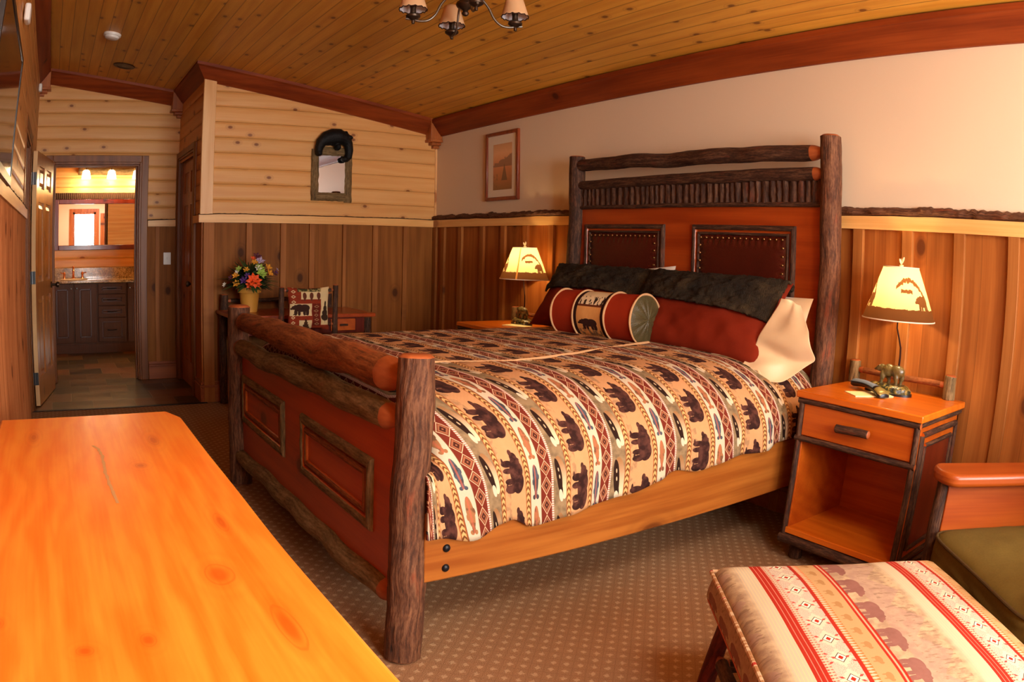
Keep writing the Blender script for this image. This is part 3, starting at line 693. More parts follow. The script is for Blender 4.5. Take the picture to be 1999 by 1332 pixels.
# bed wall
b = MB(); b.box(0, XE, -.012, 0, 0, ZR + .01); trim(b, K['wains_x'], 'brown board wainscot along the bed wall', smooth=0)
b = MB()
xs = [.02, .168, .458, .796, 1.098, 1.39, 1.70]; xs += [2.0 + .292 * i for i in range(7)]; xs += [4.138 - .02, 4.413 - .02, 4.699 - .03, 4.976 - .03]; xs += [5.24 + .285 * i for i in range(9)]
for x in xs: b.box(x, x + .058, -.034, -.010, 0, ZR + .01)
trim(b, K['batten'], 'upright battens on the bed wall wainscot', bevel=.003)
def live_rail(axis, fixed, nrm, a0, a1, mat, label, barkth, seed):
    """pale rail board whose top edge is natural; the bark still on it"""
    b = MB(); n = int((a1 - a0) / .04); q = []
    def zt(a): return 1.508 + .010 * nz(a * 1.4, seed) + .004 * nz(a * 6, seed + 2)
    def pt(a, off, z): return (a, fixed + nrm * off, z) if axis == 'x' else (fixed + nrm * off, a, z)
    for i in range(n + 1):
        a = a0 + (a1 - a0) * i / n; q.append([b.vert(pt(a, o, z)) for o, z in ((0, ZR), (.038, ZR), (.038, zt(a)), (0, zt(a)))])
    for i in range(n):
        for k in range(4): j = (k + 1) % 4; b.face((q[i][k], q[i][j], q[i+1][j], q[i+1][k]))
    b.face(q[0]); b.face(q[-1][::-1])
    o = trim(b, mat, label, weld=True)
    b = MB(); q = []; n = int((a1 - a0) / .012)
    for i in range(n + 1):
        a = a0 + (a1 - a0) * i / n; z = zt(a) - .003
        th = barkth * (1 + .25 * nz(a * 9, seed + 5) + .25 * nz(a * 40, seed)); d = .036 + (.012 + .010 * nz(a * 14, seed + 7)) * (barkth / .045)
        ring = []
        for k in range(9):
            an = PI * k / 8; rr = 1 + .22 * nz(a * 45, k * .9, seed)
            ring.append(b.vert(pt(a, max(0, d * math.sin(an) * rr) if 0 < k < 8 else 0, z + th * (.5 - .5 * math.cos(an)))))
        q.append(ring)
    for i in range(n):
        for k in range(8):
            b.face((q[i][k], q[i][k+1], q[i+1][k+1], q[i+1][k]), 0, ((.02 * k, .04 * i * .3), (.02 * k + .02, .012 * i), (.02 * k + .02, .012 * (i + 1)), (.02 * k, .012 * (i + 1))))
    b.face(q[0]); b.face(q[-1][::-1])
    k_ = b.build('bark_edge', K['bark'] if barkth > .02 else K['darkbark'], o, weld=True); k_['label'] = 'rough bark along the top edge'
    return o
live_rail('x', 0, -1, 0, XE, K['palepine_x'], 'pale pine rail with bark edge on the bed wall', .046, 3)
# far wall
b = MB(); b.box(0, .012, -W, 0, 0, ZR + .01); trim(b, K['wains'], 'brown board wainscot behind the corner desk', smooth=0)
b = MB()
for y, w in ((-W, .09), (-1.735, .05), (-1.445, .05), (-1.195, .045), (-.897, .03), (-.62, .05), (-.33, .04), (-.024, .02)): b.box(.010, .034, y, y + w, 0, ZR + .01)
trim(b, K['batten'], 'upright battens behind the corner desk', bevel=.003)
live_rail('y', 0, 1, -W - .04, 0, K['palepine_y'], 'pale pine rail behind the corner desk', .012, 11)
b = MB(); b.box(0, .032, -W - .03, -W + .075, 1.51, 2.64); trim(b, K['palepine_z'], 'pale corner board beside the closet alcove', bevel=.004)
b = MB(); b.box(0, .024, -.02, 0, 1.51, 2.28); trim(b, K['palepine_z'], 'thin pine strip in the far corner', bevel=.002)
# alcove
b = MB()
for q in ((-D, DX0 - .08), (DX1 + .08, .01)): b.box(q[0], q[1], -W - .012, -W, 0, ZR + .01)
trim(b, K['wains_x'], 'brown wainscot beside the closet door', smooth=0)
live_rail('x', -W, -1, DX1 + .075, .03, K['palepine_x'], 'short pine rail beside the closet door', .01, 17)
live_rail('y', -D, 1, BY1 + .09, -W, K['palepine_y'], 'short pine rail above the light switch', .014, 21)
b = MB(); b.box(-D, -D + .012, BY1 + .08, -W, 0, ZR + .01)
trim(b, K['wains'], 'brown wainscot around the light switch', smooth=0)
b = MB()
for y in (BY1 + .165,): b.box(-D + .01, -D + .024, y, y + .04, .13, ZR)
trim(b, K['batten'], 'upright batten beside the light switch', bevel=.002)
# left wall: rail and vertical lath
b = MB()
def rnd(a): return math.sin(a * 127.1 + 3.7) * .5 + .5
x = LX1 + .10
while x < XE - .06:
    n = 6; ring0 = []; w = .056
    for zz in (0, ZR + .005):
        ring0.append([b.vert((x + w * (k / n), -L + (.004 + .032 * math.sin(PI * k / n)), zz)) for k in range(n + 1)])
    for k in range(n): b.face((ring0[0][k + 1], ring0[0][k], ring0[1][k], ring0[1][k + 1]))
    x += .062
trim(b, K['lath'], 'rounded upright laths on the left wall')
live_rail('x', -L + .006, 1, LX1 + .09, XE, K['palepine_x'], 'pale pine rail below the television', .012, 29)
# crown mouldings
CR = [(0, 0), (.018, 0), (.024, .012), (.034, .020), (.092, .098), (.098, .108), (.11, .115), (.11, .145), (0, .145)]
def crown(axis, fixed, nrm, a0, a1, zb, mat, label, m0=0, m1=0):
    b = MB()
    def ring(a, mi):
        out = []
        for o, z in CR:
            aa = a + mi * o; p = (aa, fixed + nrm * o) if axis == 'x' else (fixed + nrm * o, aa)
            out.append(b.vert((p[0], p[1], zb(p[0], p[1]) + z)))
        return out
    r0, r1 = ring(a0, m0), ring(a1, m1); n = len(CR)
    for k in range(n): b.face((r0[k], r0[(k + 1) % n], r1[(k + 1) % n], r1[k]))
    b.face(r0); b.face(r1[::-1])
    return trim(b, mat, label, weld=True, smooth=30)
crown('x', 0, -1, 0, XE, lambda x, y: ZCB, K['crown_x'], 'red brown crown moulding along the bed wall')
fz = lambda x, y: ceil(y) - .14
crown('y', 0, 1, -W, 0, fz, K['crown_y'], 'sloping crown moulding above the bear mirror', m0=-1)
crown('x', -W, -1, -D, 0, lambda x, y: ceil(-W) - .12 , K['crown_x'], 'crown moulding above the closet door', m1=1)
crown('y', -D, 1, -L, -W, fz, K['crown_y'], 'sloping crown moulding above the bathroom doorway')
crown('x', -L, 1, -D, XE, lambda x, y: ceil(-L) - .17, K['crown_x'], 'crown moulding along the left wall')
# stepped corner blocks below the crowns
def cblock(cx, cy, sx, sy, zt, label):
    b = MB()
    for w, z0, z1 in ((.115, zt - .17, zt + .02), (.125, zt - .195, zt - .17), (.09, zt - .22, zt - .195), (.06, zt - .245, zt - .22)):
        x0, x1 = sorted((cx, cx + sx * w)); y0, y1 = sorted((cy, cy + sy * w)); b.box(x0, x1, y0, y1, z0, z1)
    trim(b, K['block'], label, bevel=.004)
cblock(0, 0, 1, -1, ceil(0) - .0, 'stepped corner block left of the framed print')
cblock(-D, -W, 1, -1, ceil(-W) - .0, 'stepped corner block above the closet door')
cblock(-D, -L, 1, 1, ceil(-L) - .03, 'stepped corner block in the corner over the open door')
# baseboards
def basebd(name, axis, fixed, nrm, a0, a1, label, h=.14):
    b = MB()
    for (o, z0, z1) in ((.016, 0, h * .72), (.021, h * .72, h * .84), (.012, h * .84, h)):
        p0, p1 = sorted((fixed + nrm * .012, fixed + nrm * (o + .014)))
        if axis == 'x': b.box(a0, a1, p0, p1, z0, z1)
        else: b.box(p0, p1, a0, a1, z0, z1)
    struct(b.build(name, K['base'], bevel=.003), label, 'baseboard')
basebd('baseboard_far', 'y', 0, 1, -W - .02, 0, 'wood baseboard behind the corner desk', .17)
basebd('baseboard_right', 'x', 0, -1, 0, XE, 'wood baseboard along the bed wall')
basebd('baseboard_back', 'y', -D, 1, BY1 + .09, -W, 'wood baseboard below the light switch', .17)
basebd('baseboard_alcove', 'x', -W, -1, DX1 + .08, .03, 'wood baseboard beside the closet door', .17)

# ---------------------------------------------------------------- doors
def casing(b, axis, fixed, nrm, a0, a1, z1, w=.085, th=.02):
    def bx(aa, ab, z0, zz, t0, t1):
        p0, p1 = sorted((fixed + nrm * t0, fixed + nrm * t1))
        if axis == 'x': b.box(aa, ab, p0, p1, z0, zz)
        else: b.box(p0, p1, aa, ab, z0, zz)
    for t0, t1, ins in ((.0, th + .012, 0), (th + .012, th + .02, .02)):
        bx(a0 - w + ins * 0, a0 - ins, 0, z1 + w, t0, t1); bx(a1 + ins, a1 + w, 0, z1 + w, t0, t1); bx(a0 - ins, a1 + ins, z1 + ins, z1 + w, t0, t1)
b = MB(); casing(b, 'y', -D, 1, BY0, BY1, BZ)
b.box(-D - T - .01, -D + .004, BY0 - .02, BY0 + .014, 0, BZ); b.box(-D - T - .01, -D + .004, BY1 - .014, BY1 + .02, 0, BZ); b.box(-D - T - .01, -D + .004, BY0, BY1, BZ - .014, BZ + .02)
b.box(-D - .08, -D - .05, BY1 - .03, BY1 - .01, 0, BZ)
struct(b.build('door_1', K['casing'], bevel=.004), 'brown framed doorway into the lit bathroom', 'door frame')
def panel_door(name, w, h, label, th=.036):
    """six panel door in its own frame: x along the width from the hinge, y thickness, z up; parts under an Empty"""
    r = thing(name, (0, 0, 0), label, 'door'); r['kind'] = 'structure'
    b = MB(); st, rl = .105, .11
    rows = [(.22, .86), (.98, 1.62), (1.73, h - .11)]
    cols = [(st, w / 2 - .05), (w / 2 + .05, w - st)]
    b.box(0, st, 0, th, 0, h, 0); b.box(w - st, w, 0, th, 0, h, 0); b.box(w / 2 - .05, w / 2 + .05, 0, th, 0, h, 0)
    zz = [0] + [q for rw in rows for q in rw] + [h]
    for z0, z1 in zip(zz[0::2], zz[1::2]):
        for c0, c1 in cols: b.box(c0, c1, 0, th, z0, z1, 0)
    b.box(-.0008, 0, .001, th - .001, .002, h - .002, 1)
    b.build('leaf', [K['door'], K['dooredge']], r, local=True, smooth=0)
    for z0, z1 in rows:
        for c0, c1 in cols:
            b = MB()
            b.box(c0, c1, .012, th - .012, z0, z1)
            for s in (0, 1):
                fy = lambda o: (o if s == 0 else th - o)
                A = [b.vert((x, fy(.012), z)) for x, z in ((c0 + .022, z0 + .022), (c1 - .022, z0 + .022), (c1 - .022, z1 - .022), (c0 + .022, z1 - .022))]
                Bq = [b.vert((x, fy(.004), z)) for x, z in ((c0 + .05, z0 + .05), (c1 - .05, z0 + .05), (c1 - .05, z1 - .05), (c0 + .05, z1 - .05))]
                for k in range(4):
                    j = (k + 1) % 4; f = (A[k], A[j], Bq[j], Bq[k]); b.face(f if s == 0 else f[::-1])
                b.face(Bq if s == 0 else Bq[::-1])
            b.build('panel', K['door'], r, local=True, smooth=0)
    for s in (-1, 1):
        b = MB(); y = -.002 if s < 0 else th + .002
        b.lathe([(.028, 0), (.028, .008), (.012, .012), (.011, .04), (.02, .045), (.027, .06), (.022, .075), (.004, .08)], n=18, fn=lambda p: (w - .06 + p[0], y + s * p[2], .93 + p[1]))
        b.build('door_knob', K['bronze'], r, local=True)
    return r
def hinge(parent, x, y, z, mat=None):
    b = MB(); b.tube([(x, y, z - .05), (x, y, z + .05)], .008, n=10); b.box(x - .001, x + .003, y - .028, y + .036, z - .05, z + .05)
    b.build('hinge', mat or K['steel'], parent, local=True)
# the open door swung back past the left wall's doorway, and that doorway's frame
b = MB(); casing(b, 'x', -L, 1, LX0, LX1, 2.04, w=.09, th=.004)
b.box(LX0 - .02, LX0 + .016, -L - T - .01, -L + .004, 0, 2.04); b.box(LX1 - .016, LX1 + .02, -L - T - .01, -L + .004, 0, 2.04); b.box(LX0, LX1, -L - T - .01, -L + .004, 2.024, 2.06)
struct(b.build('door_2', K['casing'], bevel=.003), 'door frame in the left wall beside the open door', 'door frame')
d = panel_door('door_3', .78, 2.02, 'open six panel pine door beside the bathroom doorway')
d.location = (-.125, -3.434, .008); d.rotation_euler = (0, 0, PI - math.atan2(.115, .70))
for z in (.22, 1.02, 1.80): hinge(d, -.004, .030, z)
b = MB(); casing(b, 'x', -W, -1, DX0, DX1, DZ, w=.075)
b.box(DX0 - .02, DX0 + .014, -W - .004, -W + T, 0, DZ); b.box(DX1 - .014, DX1 + .02, -W - .004, -W + T, 0, DZ); b.box(DX0, DX1, -W - .004, -W + T, DZ - .014, DZ + .02)
struct(b.build('door_4', K['casing'], bevel=.004), 'frame around the closet door', 'door frame')
d2 = panel_door('door_5', DX1 - DX0 - .034, 2.03, 'closed six panel pine closet door')
d2.location = (DX0 + .017, -W + .012, .008)
slab('wall_closet', K['siding_x'], [(-1.3, -.1, -W + .7, -W + .75, 0, 2.2)], 'closet back behind the closet door')

# ---------------------------------------------------------------- bathroom shell
BX0 = -3.64
siding('wall_bathroom', K['bathpine'], 'y', BX0, 1, -4.1, -1.7, .9, lambda y: 2.62, 'bright pine wall behind the bathroom mirror')
slab('wall_bathroom_lower', K['bathpine_x'], [(BX0 - .1, BX0, -4.2, -1.6, 0, 2.7), (BX0, -D - T, -4.2, -4.1, 0, 2.7), (BX0, -D - T, -1.7, -1.6, 0, 2.7)], 'bathroom walls of pine boards')
slab('wall_bathroom_inner', K['bathpine'], [(-D - T - .01, -D - T, -4.2, BY0, 0, 2.7), (-D - T - .01, -D - T, BY1, -1.6, 0, 2.7), (-D - T - .01, -D - T, BY0, BY1, BZ, 2.7)], 'pine wall facing the bathroom mirror')
struct(BX('ceiling_bathroom', K['ceiling'], BX0, -D - T, -4.2, -1.6, 2.62, 2.7, bevel=0), 'pine bathroom ceiling', 'ceiling')
# ---------------------------------------------------------------- bed
BCX = 3.085
bed = thing('bed', (BCX, -1.22, 0), 'rustic log bed with tall headboard, two leather panels and bark covered posts', 'bed')
BK = [K['bark'], K['endgrain']]; DB = [K['darkbark'], K['endgrain']]; BB = [K['brownbark'], K['endgrain']]; GB = [K['greenbark'], K['endgrain']]; RB = [K['redbark'], K['endgrain']]
def part_log(name, mats, p0, p1, r0, r1, parent, **k):
    b = MB(); log(b, p0, p1, r0, r1, **k); return b.build(name, mats, parent, smooth=60)
part_log('post', BK, (4.043, -2.303, 0), (4.010, -2.268, .958), .058, .052, bed, n=44, step=.010, seed=1, relief=1.2, cham=.012)
part_log('post', BK, (2.132, -2.318, 0), (2.150, -2.318, .955), .060, .054, bed, n=32, step=.014, seed=5, cham=.012)
part_log('post', DB, (2.112, -.142, 0), (2.146, -.142, 1.885), .052, .050, bed, n=30, step=.016, seed=8)
part_log('post', BK, (4.040, -.142, 0), (4.056, -.142, 1.872), .056, .052, bed, n=36, step=.012, seed=13, cham=.012)
# footboard
HX0, HX1 = 2.17, 3.99
BX('footboard_panel', K['footwood'], HX0, HX1, -2.315, -2.285, .19, .77, bed, bevel=.004)
part_log('rail', BB, (2.15, -2.315, .878), (4.01, -2.285, .882), .042, .050, bed, n=30, step=.016, seed=21, tenon=(.10, .13), belly=.012, relief=.7, wob=.012)
part_log('rail', GB, (2.15, -2.32, .742), (4.01, -2.30, .762), .040, .040, bed, n=30, step=.016, seed=25, tenon=(.05, .09), belly=.006, wob=.008)
part_log('rail', GB, (2.15, -2.32, .165), (4.02, -2.31, .205), .036, .038, bed, n=28, step=.016, seed=31, tenon=(.03, .07), belly=.004, wob=.012)
def frame(parent, yf, x0, x1, z0, z1, w, mats, seed, nrm=-1, name='panel_frame', th=.016, inner=True):
    """split saplings mitred into a picture-frame: half round, bark outside, pale sawn inner edge"""
    b = MB()
    def side(p0, p1, inw, sd):
        d = (Vector(p1) - Vector(p0)); ln = d.length; d.normalize(); N = max(4, int(ln / .02)); inn = Vector(inw); q = []
        for i in range(N + 1):
            t = i / N; base = Vector(p0) + d * (t * ln); ring = []
            for k in range(6):
                an = PI * k / 5; o = w * (1 - math.cos(an)) / 2
                mit = max(0, (o - t * ln)) - max(0, (o - (1 - t) * ln))
                h = th * math.sin(an) ** .7 * (1 + .25 * nz(t * ln * 22, k * .7, sd)) if 0 < k < 5 else 0
                ring.append(b.vert(base + d * mit + inn * o + Vector((0, nrm * h, 0))))
            q.append(ring)
        for i in range(N):
            for k in range(5): b.face((q[i][k], q[i+1][k], q[i+1][k+1], q[i][k+1]), 1 if k == 4 else 0, [(.012 * (k + dk), .02 * (i + di)) for di, dk in ((0, 0), (1, 0), (1, 1), (0, 1))])
    side((x0, yf, z0), (x1, yf, z0), (0, 0, 1), seed); side((x1, yf, z1), (x0, yf, z1), (0, 0, -1), seed + 1)
    side((x0, yf, z1), (x0, yf, z0), (1, 0, 0), seed + 2); side((x1, yf, z0), (x1, yf, z1), (-1, 0, 0), seed + 3)
    return b.build(name, mats, parent, smooth=60)
for i, (x0, x1) in enumerate(((2.225, 2.925), (3.147, 3.835))):
    f = frame(bed, -2.315, x0, x1, .362, .608, .040, [K['greenbark'], K['nightwood']], 40 + i * 7)
    frame(f, -2.315, x0 + .046, x1 - .046, .408, .562, .026, [K['brownbark'], K['nightwood']], 60 + i * 7, name='inner_frame', th=.012)
# headboard
BX('headboard_panel', K['redwood'], 2.15, 4.02, -.135, -.095, .30, 1.56, bed, bevel=.004)
part_log('rail', DB, (2.15, -.142, 1.822), (4.04, -.142, 1.792), .036, .037, bed, n=28, step=.016, seed=51, tenon=(.0, .085), belly=.004, wob=.014)
part_log('rail', DB, (2.14, -.142, 1.692), (4.04, -.142, 1.692), .027, .031, bed, n=26, step=.016, seed=55, tenon=(.0, .07), belly=.002, wob=.005)
random.seed(4); b = MB(); x = 2.17
while x < 4.0:
    w = random.uniform(.032, .056); N = 6; q = []
    for i in range(N + 1):
        z = 1.548 + (1.69 - 1.548) * i / N
        q.append([b.vert((x + w * (k / 6), -.135 - .016 * math.sin(PI * k / 6) * (1 + .35 * nz(x * 40, z * 40, k * .6)) * random.uniform(.8, 1.15), z)) for k in range(7)])
    for i in range(N):
        for k in range(6): b.face((q[i][k], q[i][k+1], q[i+1][k+1], q[i+1][k]), 0, [(x * 3 + .007 * (k + dk), x * 7 + .024 * (i + di)) for di, dk in ((0, 0), (0, 1), (1, 1), (1, 0))])
    x += w
b.build('bark_strip', K['darkbark'], bed, smooth=60)
b = MB(); log(b, (2.17, -.143, 1.549), (4.02, -.143, 1.546), .012, .012, n=12, step=.02, seed=71, wob=.002); b.build('bark_moulding', DB, bed, smooth=60)
BX('backing_board', K['darkwood'], 2.15, 4.02, -.13, -.11, 1.55, 1.70, bed, bevel=0)
for i, (x0, x1) in enumerate(((2.228, 2.934), (3.147, 3.843))):
    frame(bed, -.135, x0, x1, .86, 1.443, .030, [K['darkbark'], K['nightwood']], 80 + i * 5, th=.018)
    frame(bed, -.135, x0 + .040, x1 - .040, .90, 1.405, .016, [K['darkbark'], K['darkbark']], 90 + i * 5, name='inner_frame', th=.014)
    a0, a1, c0, c1 = x0 + .052, x1 - .052, .91, 1.392
    b = MB()
    def lf(u, v):
        e = min(u, 1 - u, (v) * .7, (1 - v) * .7) * (a1 - a0); bul = .022 * (1 - math.exp(-e / .035))
        puck = 0
        if e < .06: puck = .004 * math.cos((u * (a1 - a0) if min(v, 1 - v) * .7 < min(u, 1 - u) else v * (c1 - c0)) * 2 * PI / .041) * math.exp(-((e - .03) / .018) ** 2)
        return (a0 + (a1 - a0) * u, -.136 - bul - puck, c0 + (c1 - c0) * v)
    b.grid(lf, 60, 48)
    lp = b.build('leather_panel', K['leather'], bed, smooth=60)
    b = MB(); b.ell((0, 0, 0), (.0062, .005, .0062), n=8); st0 = [b.build('nail_head', K['brass'], lp, local=True)]
    o0 = ORI['bed']
    def stud(x, z):
        o = st0.pop() if st0 else nail.copy()
        if not o.users_collection: COL.objects.link(o)
        o.parent = lp; o.location = Vector((x, -.153, z)) - o0; return o
    nail = st0[0]
    n = 15
    for k in range(n): stud(a0 + .022 + (a1 - a0 - .044) * k / (n - 1), c1 - .018)
    for k in range(1, 12):
        z = c1 - .018 - .041 * k; stud(a0 + .018, z); stud(a1 - .018, z)
# side rails and the box below the mattress
r = BX('side_rail', K['railwood'], 4.048, 4.078, -2.26, -.17, .272, .50, bed, bevel=.005)
for z in (.445, .378, .312):
    b = MB(); b.ell((4.079, -2.185 + (.0), z), (.009, .013, .013), n=12); b.build('bolt', K['blackiron'], r)
BX('side_rail', K['railwood'], 2.092, 2.122, -2.26, -.17, .272, .50, bed, bevel=.005)
BX('box_spring', K['whitecloth'], 2.13, 4.04, -2.24, -.17, .30, .56, bed, bevel=.02)

# ---------------------------------------------------------------- bedspread
def topz(y):                                            # foot end folds down
    return .812
XA, XB = 2.075, 4.080
def prof(s, y):
    """cross section of the draped spread: s = metres from the middle, + towards the near side (x+). Returns x, z"""
    h = XB - BCX if s > 0 else BCX - XA; a = abs(s); Rz = .25; Rx = .42
    flat = h - Rx
    cr = .014 * math.cos(min(1, a / h) * PI / 2)
    if a < flat: x, z = a, 0.
    else:
        q = a - flat; qa = 1.06 * (Rx + Rz) / 2 * PI / 2 * 1.0
        if q < qa:
            th = q / qa * PI / 2; x = flat + Rx * math.sin(th) ** .9; z = -Rz * (1 - math.cos(th)) ** 1.05
        else: x = flat + Rx; z = -Rz - (q - qa)
    return (BCX + (x if s > 0 else -x), .806 + cr + z)
qa_ = 1.06 * (.42 + .25) / 2 * PI / 2
HEM = [(-2.4, .44), (-2.27, .437), (-2.10, .392), (-1.99, .43), (-1.96, .438), (-1.88, .402), (-1.75, .42), (-1.62, .433), (-1.5, .442), (-1.32, .468), (-1.24, .486), (-1.08, .468), (-.9, .490), (-.65, .485), (-.58, .505), (0, .52)]
def hemz(y):
    for (a, p), (c, q) in zip(HEM[:-1], HEM[1:]):
        if y <= c: t = max(0, (y - a) / (c - a)); t = t * t * (3 - 2 * t); return p + (q - p) * t
    return HEM[-1][1]
Y0s, Y1s = -2.215, -.165
FOOT = .22
def sp_pt(u, v):
    # v: along the bed 0 = foot hem, 1 = head; u: across 0 = near hem, 1 = far hem
    tot = FOOT + (Y1s - Y0s); d = v * tot
    flat = .10
    if d < FOOT:
        drop = FOOT - d; y = Y0s; foot = drop
    else: y = Y0s + (d - FOOT); foot = 0
    e = d - FOOT
    rr = .06
    if -rr < e < rr: t = (e + rr) / (2 * rr); foot = rr * (1 - t) ** 2 * 1.0; y = Y0s + rr * t * t
    hn = hemz(y); hf = .44
    s1 = (XB - BCX) - .42 + qa_ + (.806 - .25 - hn); s0 = (BCX - XA) - .42 + qa_ + (.806 - .25 - hf)
    s = s1 - (s1 + s0) * u
    x, z = prof(s, y)
    side = max(0, (.72 - z) / .35)
    fold = .016 * math.sin(y * 17 + 4 * nz(y * 1.6, 7)) * min(1.3, side) + .016 * nz(y * 8, z * 2.5, 3) * side
    x += (fold + .012 * side) * (1 if s > 0 else -1)
    if s > 0 and y < -1.95:
        k = min(1, (-1.95 - y) / .27); x -= .0 * k
    z += .006 * nz(x * 3.2, y * 3.2, 1.7) * (1 - min(1, side)) + .004 * nz(x * 9, y * 9, 5)
    # the foot end drops between the posts; the near side drape runs on past the post
    sk = min(1, side * 3); sk = sk * sk * (3 - 2 * sk)
    z -= foot * (1 - sk)
    if e < 0:
        y -= .05 * sk * min(1, -e / FOOT)
        k = min(1, -e / .05) * (1 - sk); x += (min(max(x, 2.235), 3.985) - x) * k
    return (x, y, z), s, d
def sp_uv(u, v):
    p, s, d = sp_pt(u, v)
    t = Y0s + (d - FOOT)
    if s > 0:
        drop = max(0, s - .62); k = max(0, min(1, (-1.55 - t) / .55)); t -= drop * .34 * k
        t += .012 * nz(s * 2.2, t * 2.0, 8) + .010 * math.sin(s * 5 + t * 3)
    return (t, -s)
b = MB(); NU, NV = 150, 170
b.grid(lambda u, v: sp_pt(u, v)[0], NU, NV, 0, sp_uv)
spread = b.build('bedspread', K['spread'], loc=(BCX, -1.2, .4), smooth=70, mods=(('SOLIDIFY', dict(thickness=.012, offset=-1)),))
tag(spread, 'striped bedspread with bears, trout and feathers draped over the log bed', 'bedspread')
def on_top(x, y):
    s = x - BCX; xx, z = prof(s * 1.02, y); return z + .01
b = MB(); pts = []
for x, y in ((3.44, -2.10), (3.43, -1.88), (3.47, -1.72), (3.495, -1.57), (3.45, -1.32), (3.37, -1.05), (3.32, -.86), (3.27, -.68), (3.24, -.55)):
    pts.append(Vector((x, y, 0)))
path = []
for i in range(len(pts) - 1):
    for k in range(14):
        t = k / 14; a = pts[max(0, i - 1)]; p = pts[i]; q = pts[i + 1]; c = pts[min(len(pts) - 1, i + 2)]
        w = .5 * ((2 * p) + (q - a) * t + (2 * a - 5 * p + 4 * q - c) * t * t + (3 * p - a - 3 * q + c) * t ** 3)
        s = w.x - BCX; _, z = prof(s, w.y); path.append((w.x, w.y, z + .010))
b.tube(path, .0075, n=12, rfun=lambda th, s: 1 + .16 * math.sin(th * 2 + s * 330))
tag(b.build('rope_cord', K['cord'], loc=path[0], smooth=60), 'twisted tan rope cord lying along the near edge of the bed', 'cord')

# ---------------------------------------------------------------- pillows and bolster
def pillow_pt(u, v, w, h, t, seed, side, pw=2.6):
    """u,v in -1..1 -> local x (width), y (thickness), z (height)"""
    e = max(0, 1 - abs(u) ** pw) ** .55 * max(0, 1 - abs(v) ** pw) ** .55
    pin = 1 - .06 * (1 - abs(v) ** 2) * abs(u) ** 6
    x = u * w / 2 * (1 - .05 * (1 - v * v) * u ** 4); z = v * h / 2 * (1 - .07 * (1 - u * u) * v ** 4)
    y = side * t / 2 * e + .018 * nz(u * 2.3 + seed, v * 2.3, side) * e + .010 * nz(u * 6 + seed, v * 5, side) * e
    return Vector((x, y, z))
def pillow(name, w, h, t, M, mat, label, seed, nu=44, nv=28):
    r = thing(name, M.translation.copy(), label, 'pillow')
    b = MB(); b.T = M
    for side in (-1, 1): b.grid(lambda u, v: pillow_pt(2 * u - 1, 2 * v - 1, w, h, t, seed, side), nu, nv, flip=(side > 0))
    b.build('cover', mat, r, weld=True, smooth=80)
    return r
def fur_flap(r, w, h, t, M, seed, us, v_low, v_over, mat, name='fur_flap', drop=.0):
    """flap sewn over the top seam and hanging down the front"""
    b = MB(); b.T = M
    def f(a, c):
        u = us[0] + (us[1] - us[0]) * a
        low = v_low(a)
        vtop = .96; d = c * (1 + v_over)
        if d < v_over: v = vtop - (v_over - d) * .35; side = 1; p = pillow_pt(u, v, w, h, t, seed, 1)
        else:
            q = (d - v_over); v = vtop + (low - vtop) * q; p = pillow_pt(max(-1, min(1, u)), v, w, h, t, seed, -1)
        n = -1 if d >= v_over else 1
        fz_ = .010 * nz(a * 38, c * 30, seed) + .008 * nz(a * 14, c * 9, seed + 2)
        p = p + Vector((0, n * (.014 + fz_ + .004), .006 * (1 if d < v_over * 1.3 else 0) + .006 * nz(a * 60, c * 8, 9)))
        if abs(u) > 1: p.x += 0
        return p
    b.grid(f, 90, 40, flip=True)
    return b.build(name, mat, r, smooth=80, mods=(('SOLIDIFY', dict(thickness=.012, offset=0)),))
def lean(cx, y0, z0, h, tilt, rz=0, roll=0):
    """matrix of a pillow whose bottom edge stands at (cx, y0, z0), leaning back (+y) by tilt"""
    R = Matrix.Rotation(rz, 4, 'Z') @ Matrix.Rotation(-tilt, 4, 'X') @ Matrix.Rotation(roll, 4, 'Y')
    return Matrix.Translation((cx, y0, z0)) @ R @ Matrix.Translation((0, 0, h / 2))
ta = math.radians(34)
M1 = lean(2.545, -.455, .80, .45, ta); p1 = pillow('pillow', .93, .45, .17, M1, K['burgundy'], 'left burgundy pillow with dark fur flap, partly behind the bolster', 3)
fur_flap(p1, .93, .45, .17, M1, 3, (-.99, .985), lambda a: .02 + .05 * math.sin(a * 3) - .10 * max(0, a - .75), .3, K['fur'])
M2 = lean(3.425, -.50, .795, .45, ta, rz=math.radians(-1)); p2 = pillow('pillow', .97, .46, .18, M2, K['burgundy'], 'right burgundy pillow with dark fur flap beside the satin pillow', 9)
fur_flap(p2, .97, .46, .18, M2, 9, (-.97, .99), lambda a: .12 - .16 * a - .10 * max(0, a - .8), .3, K['fur'])
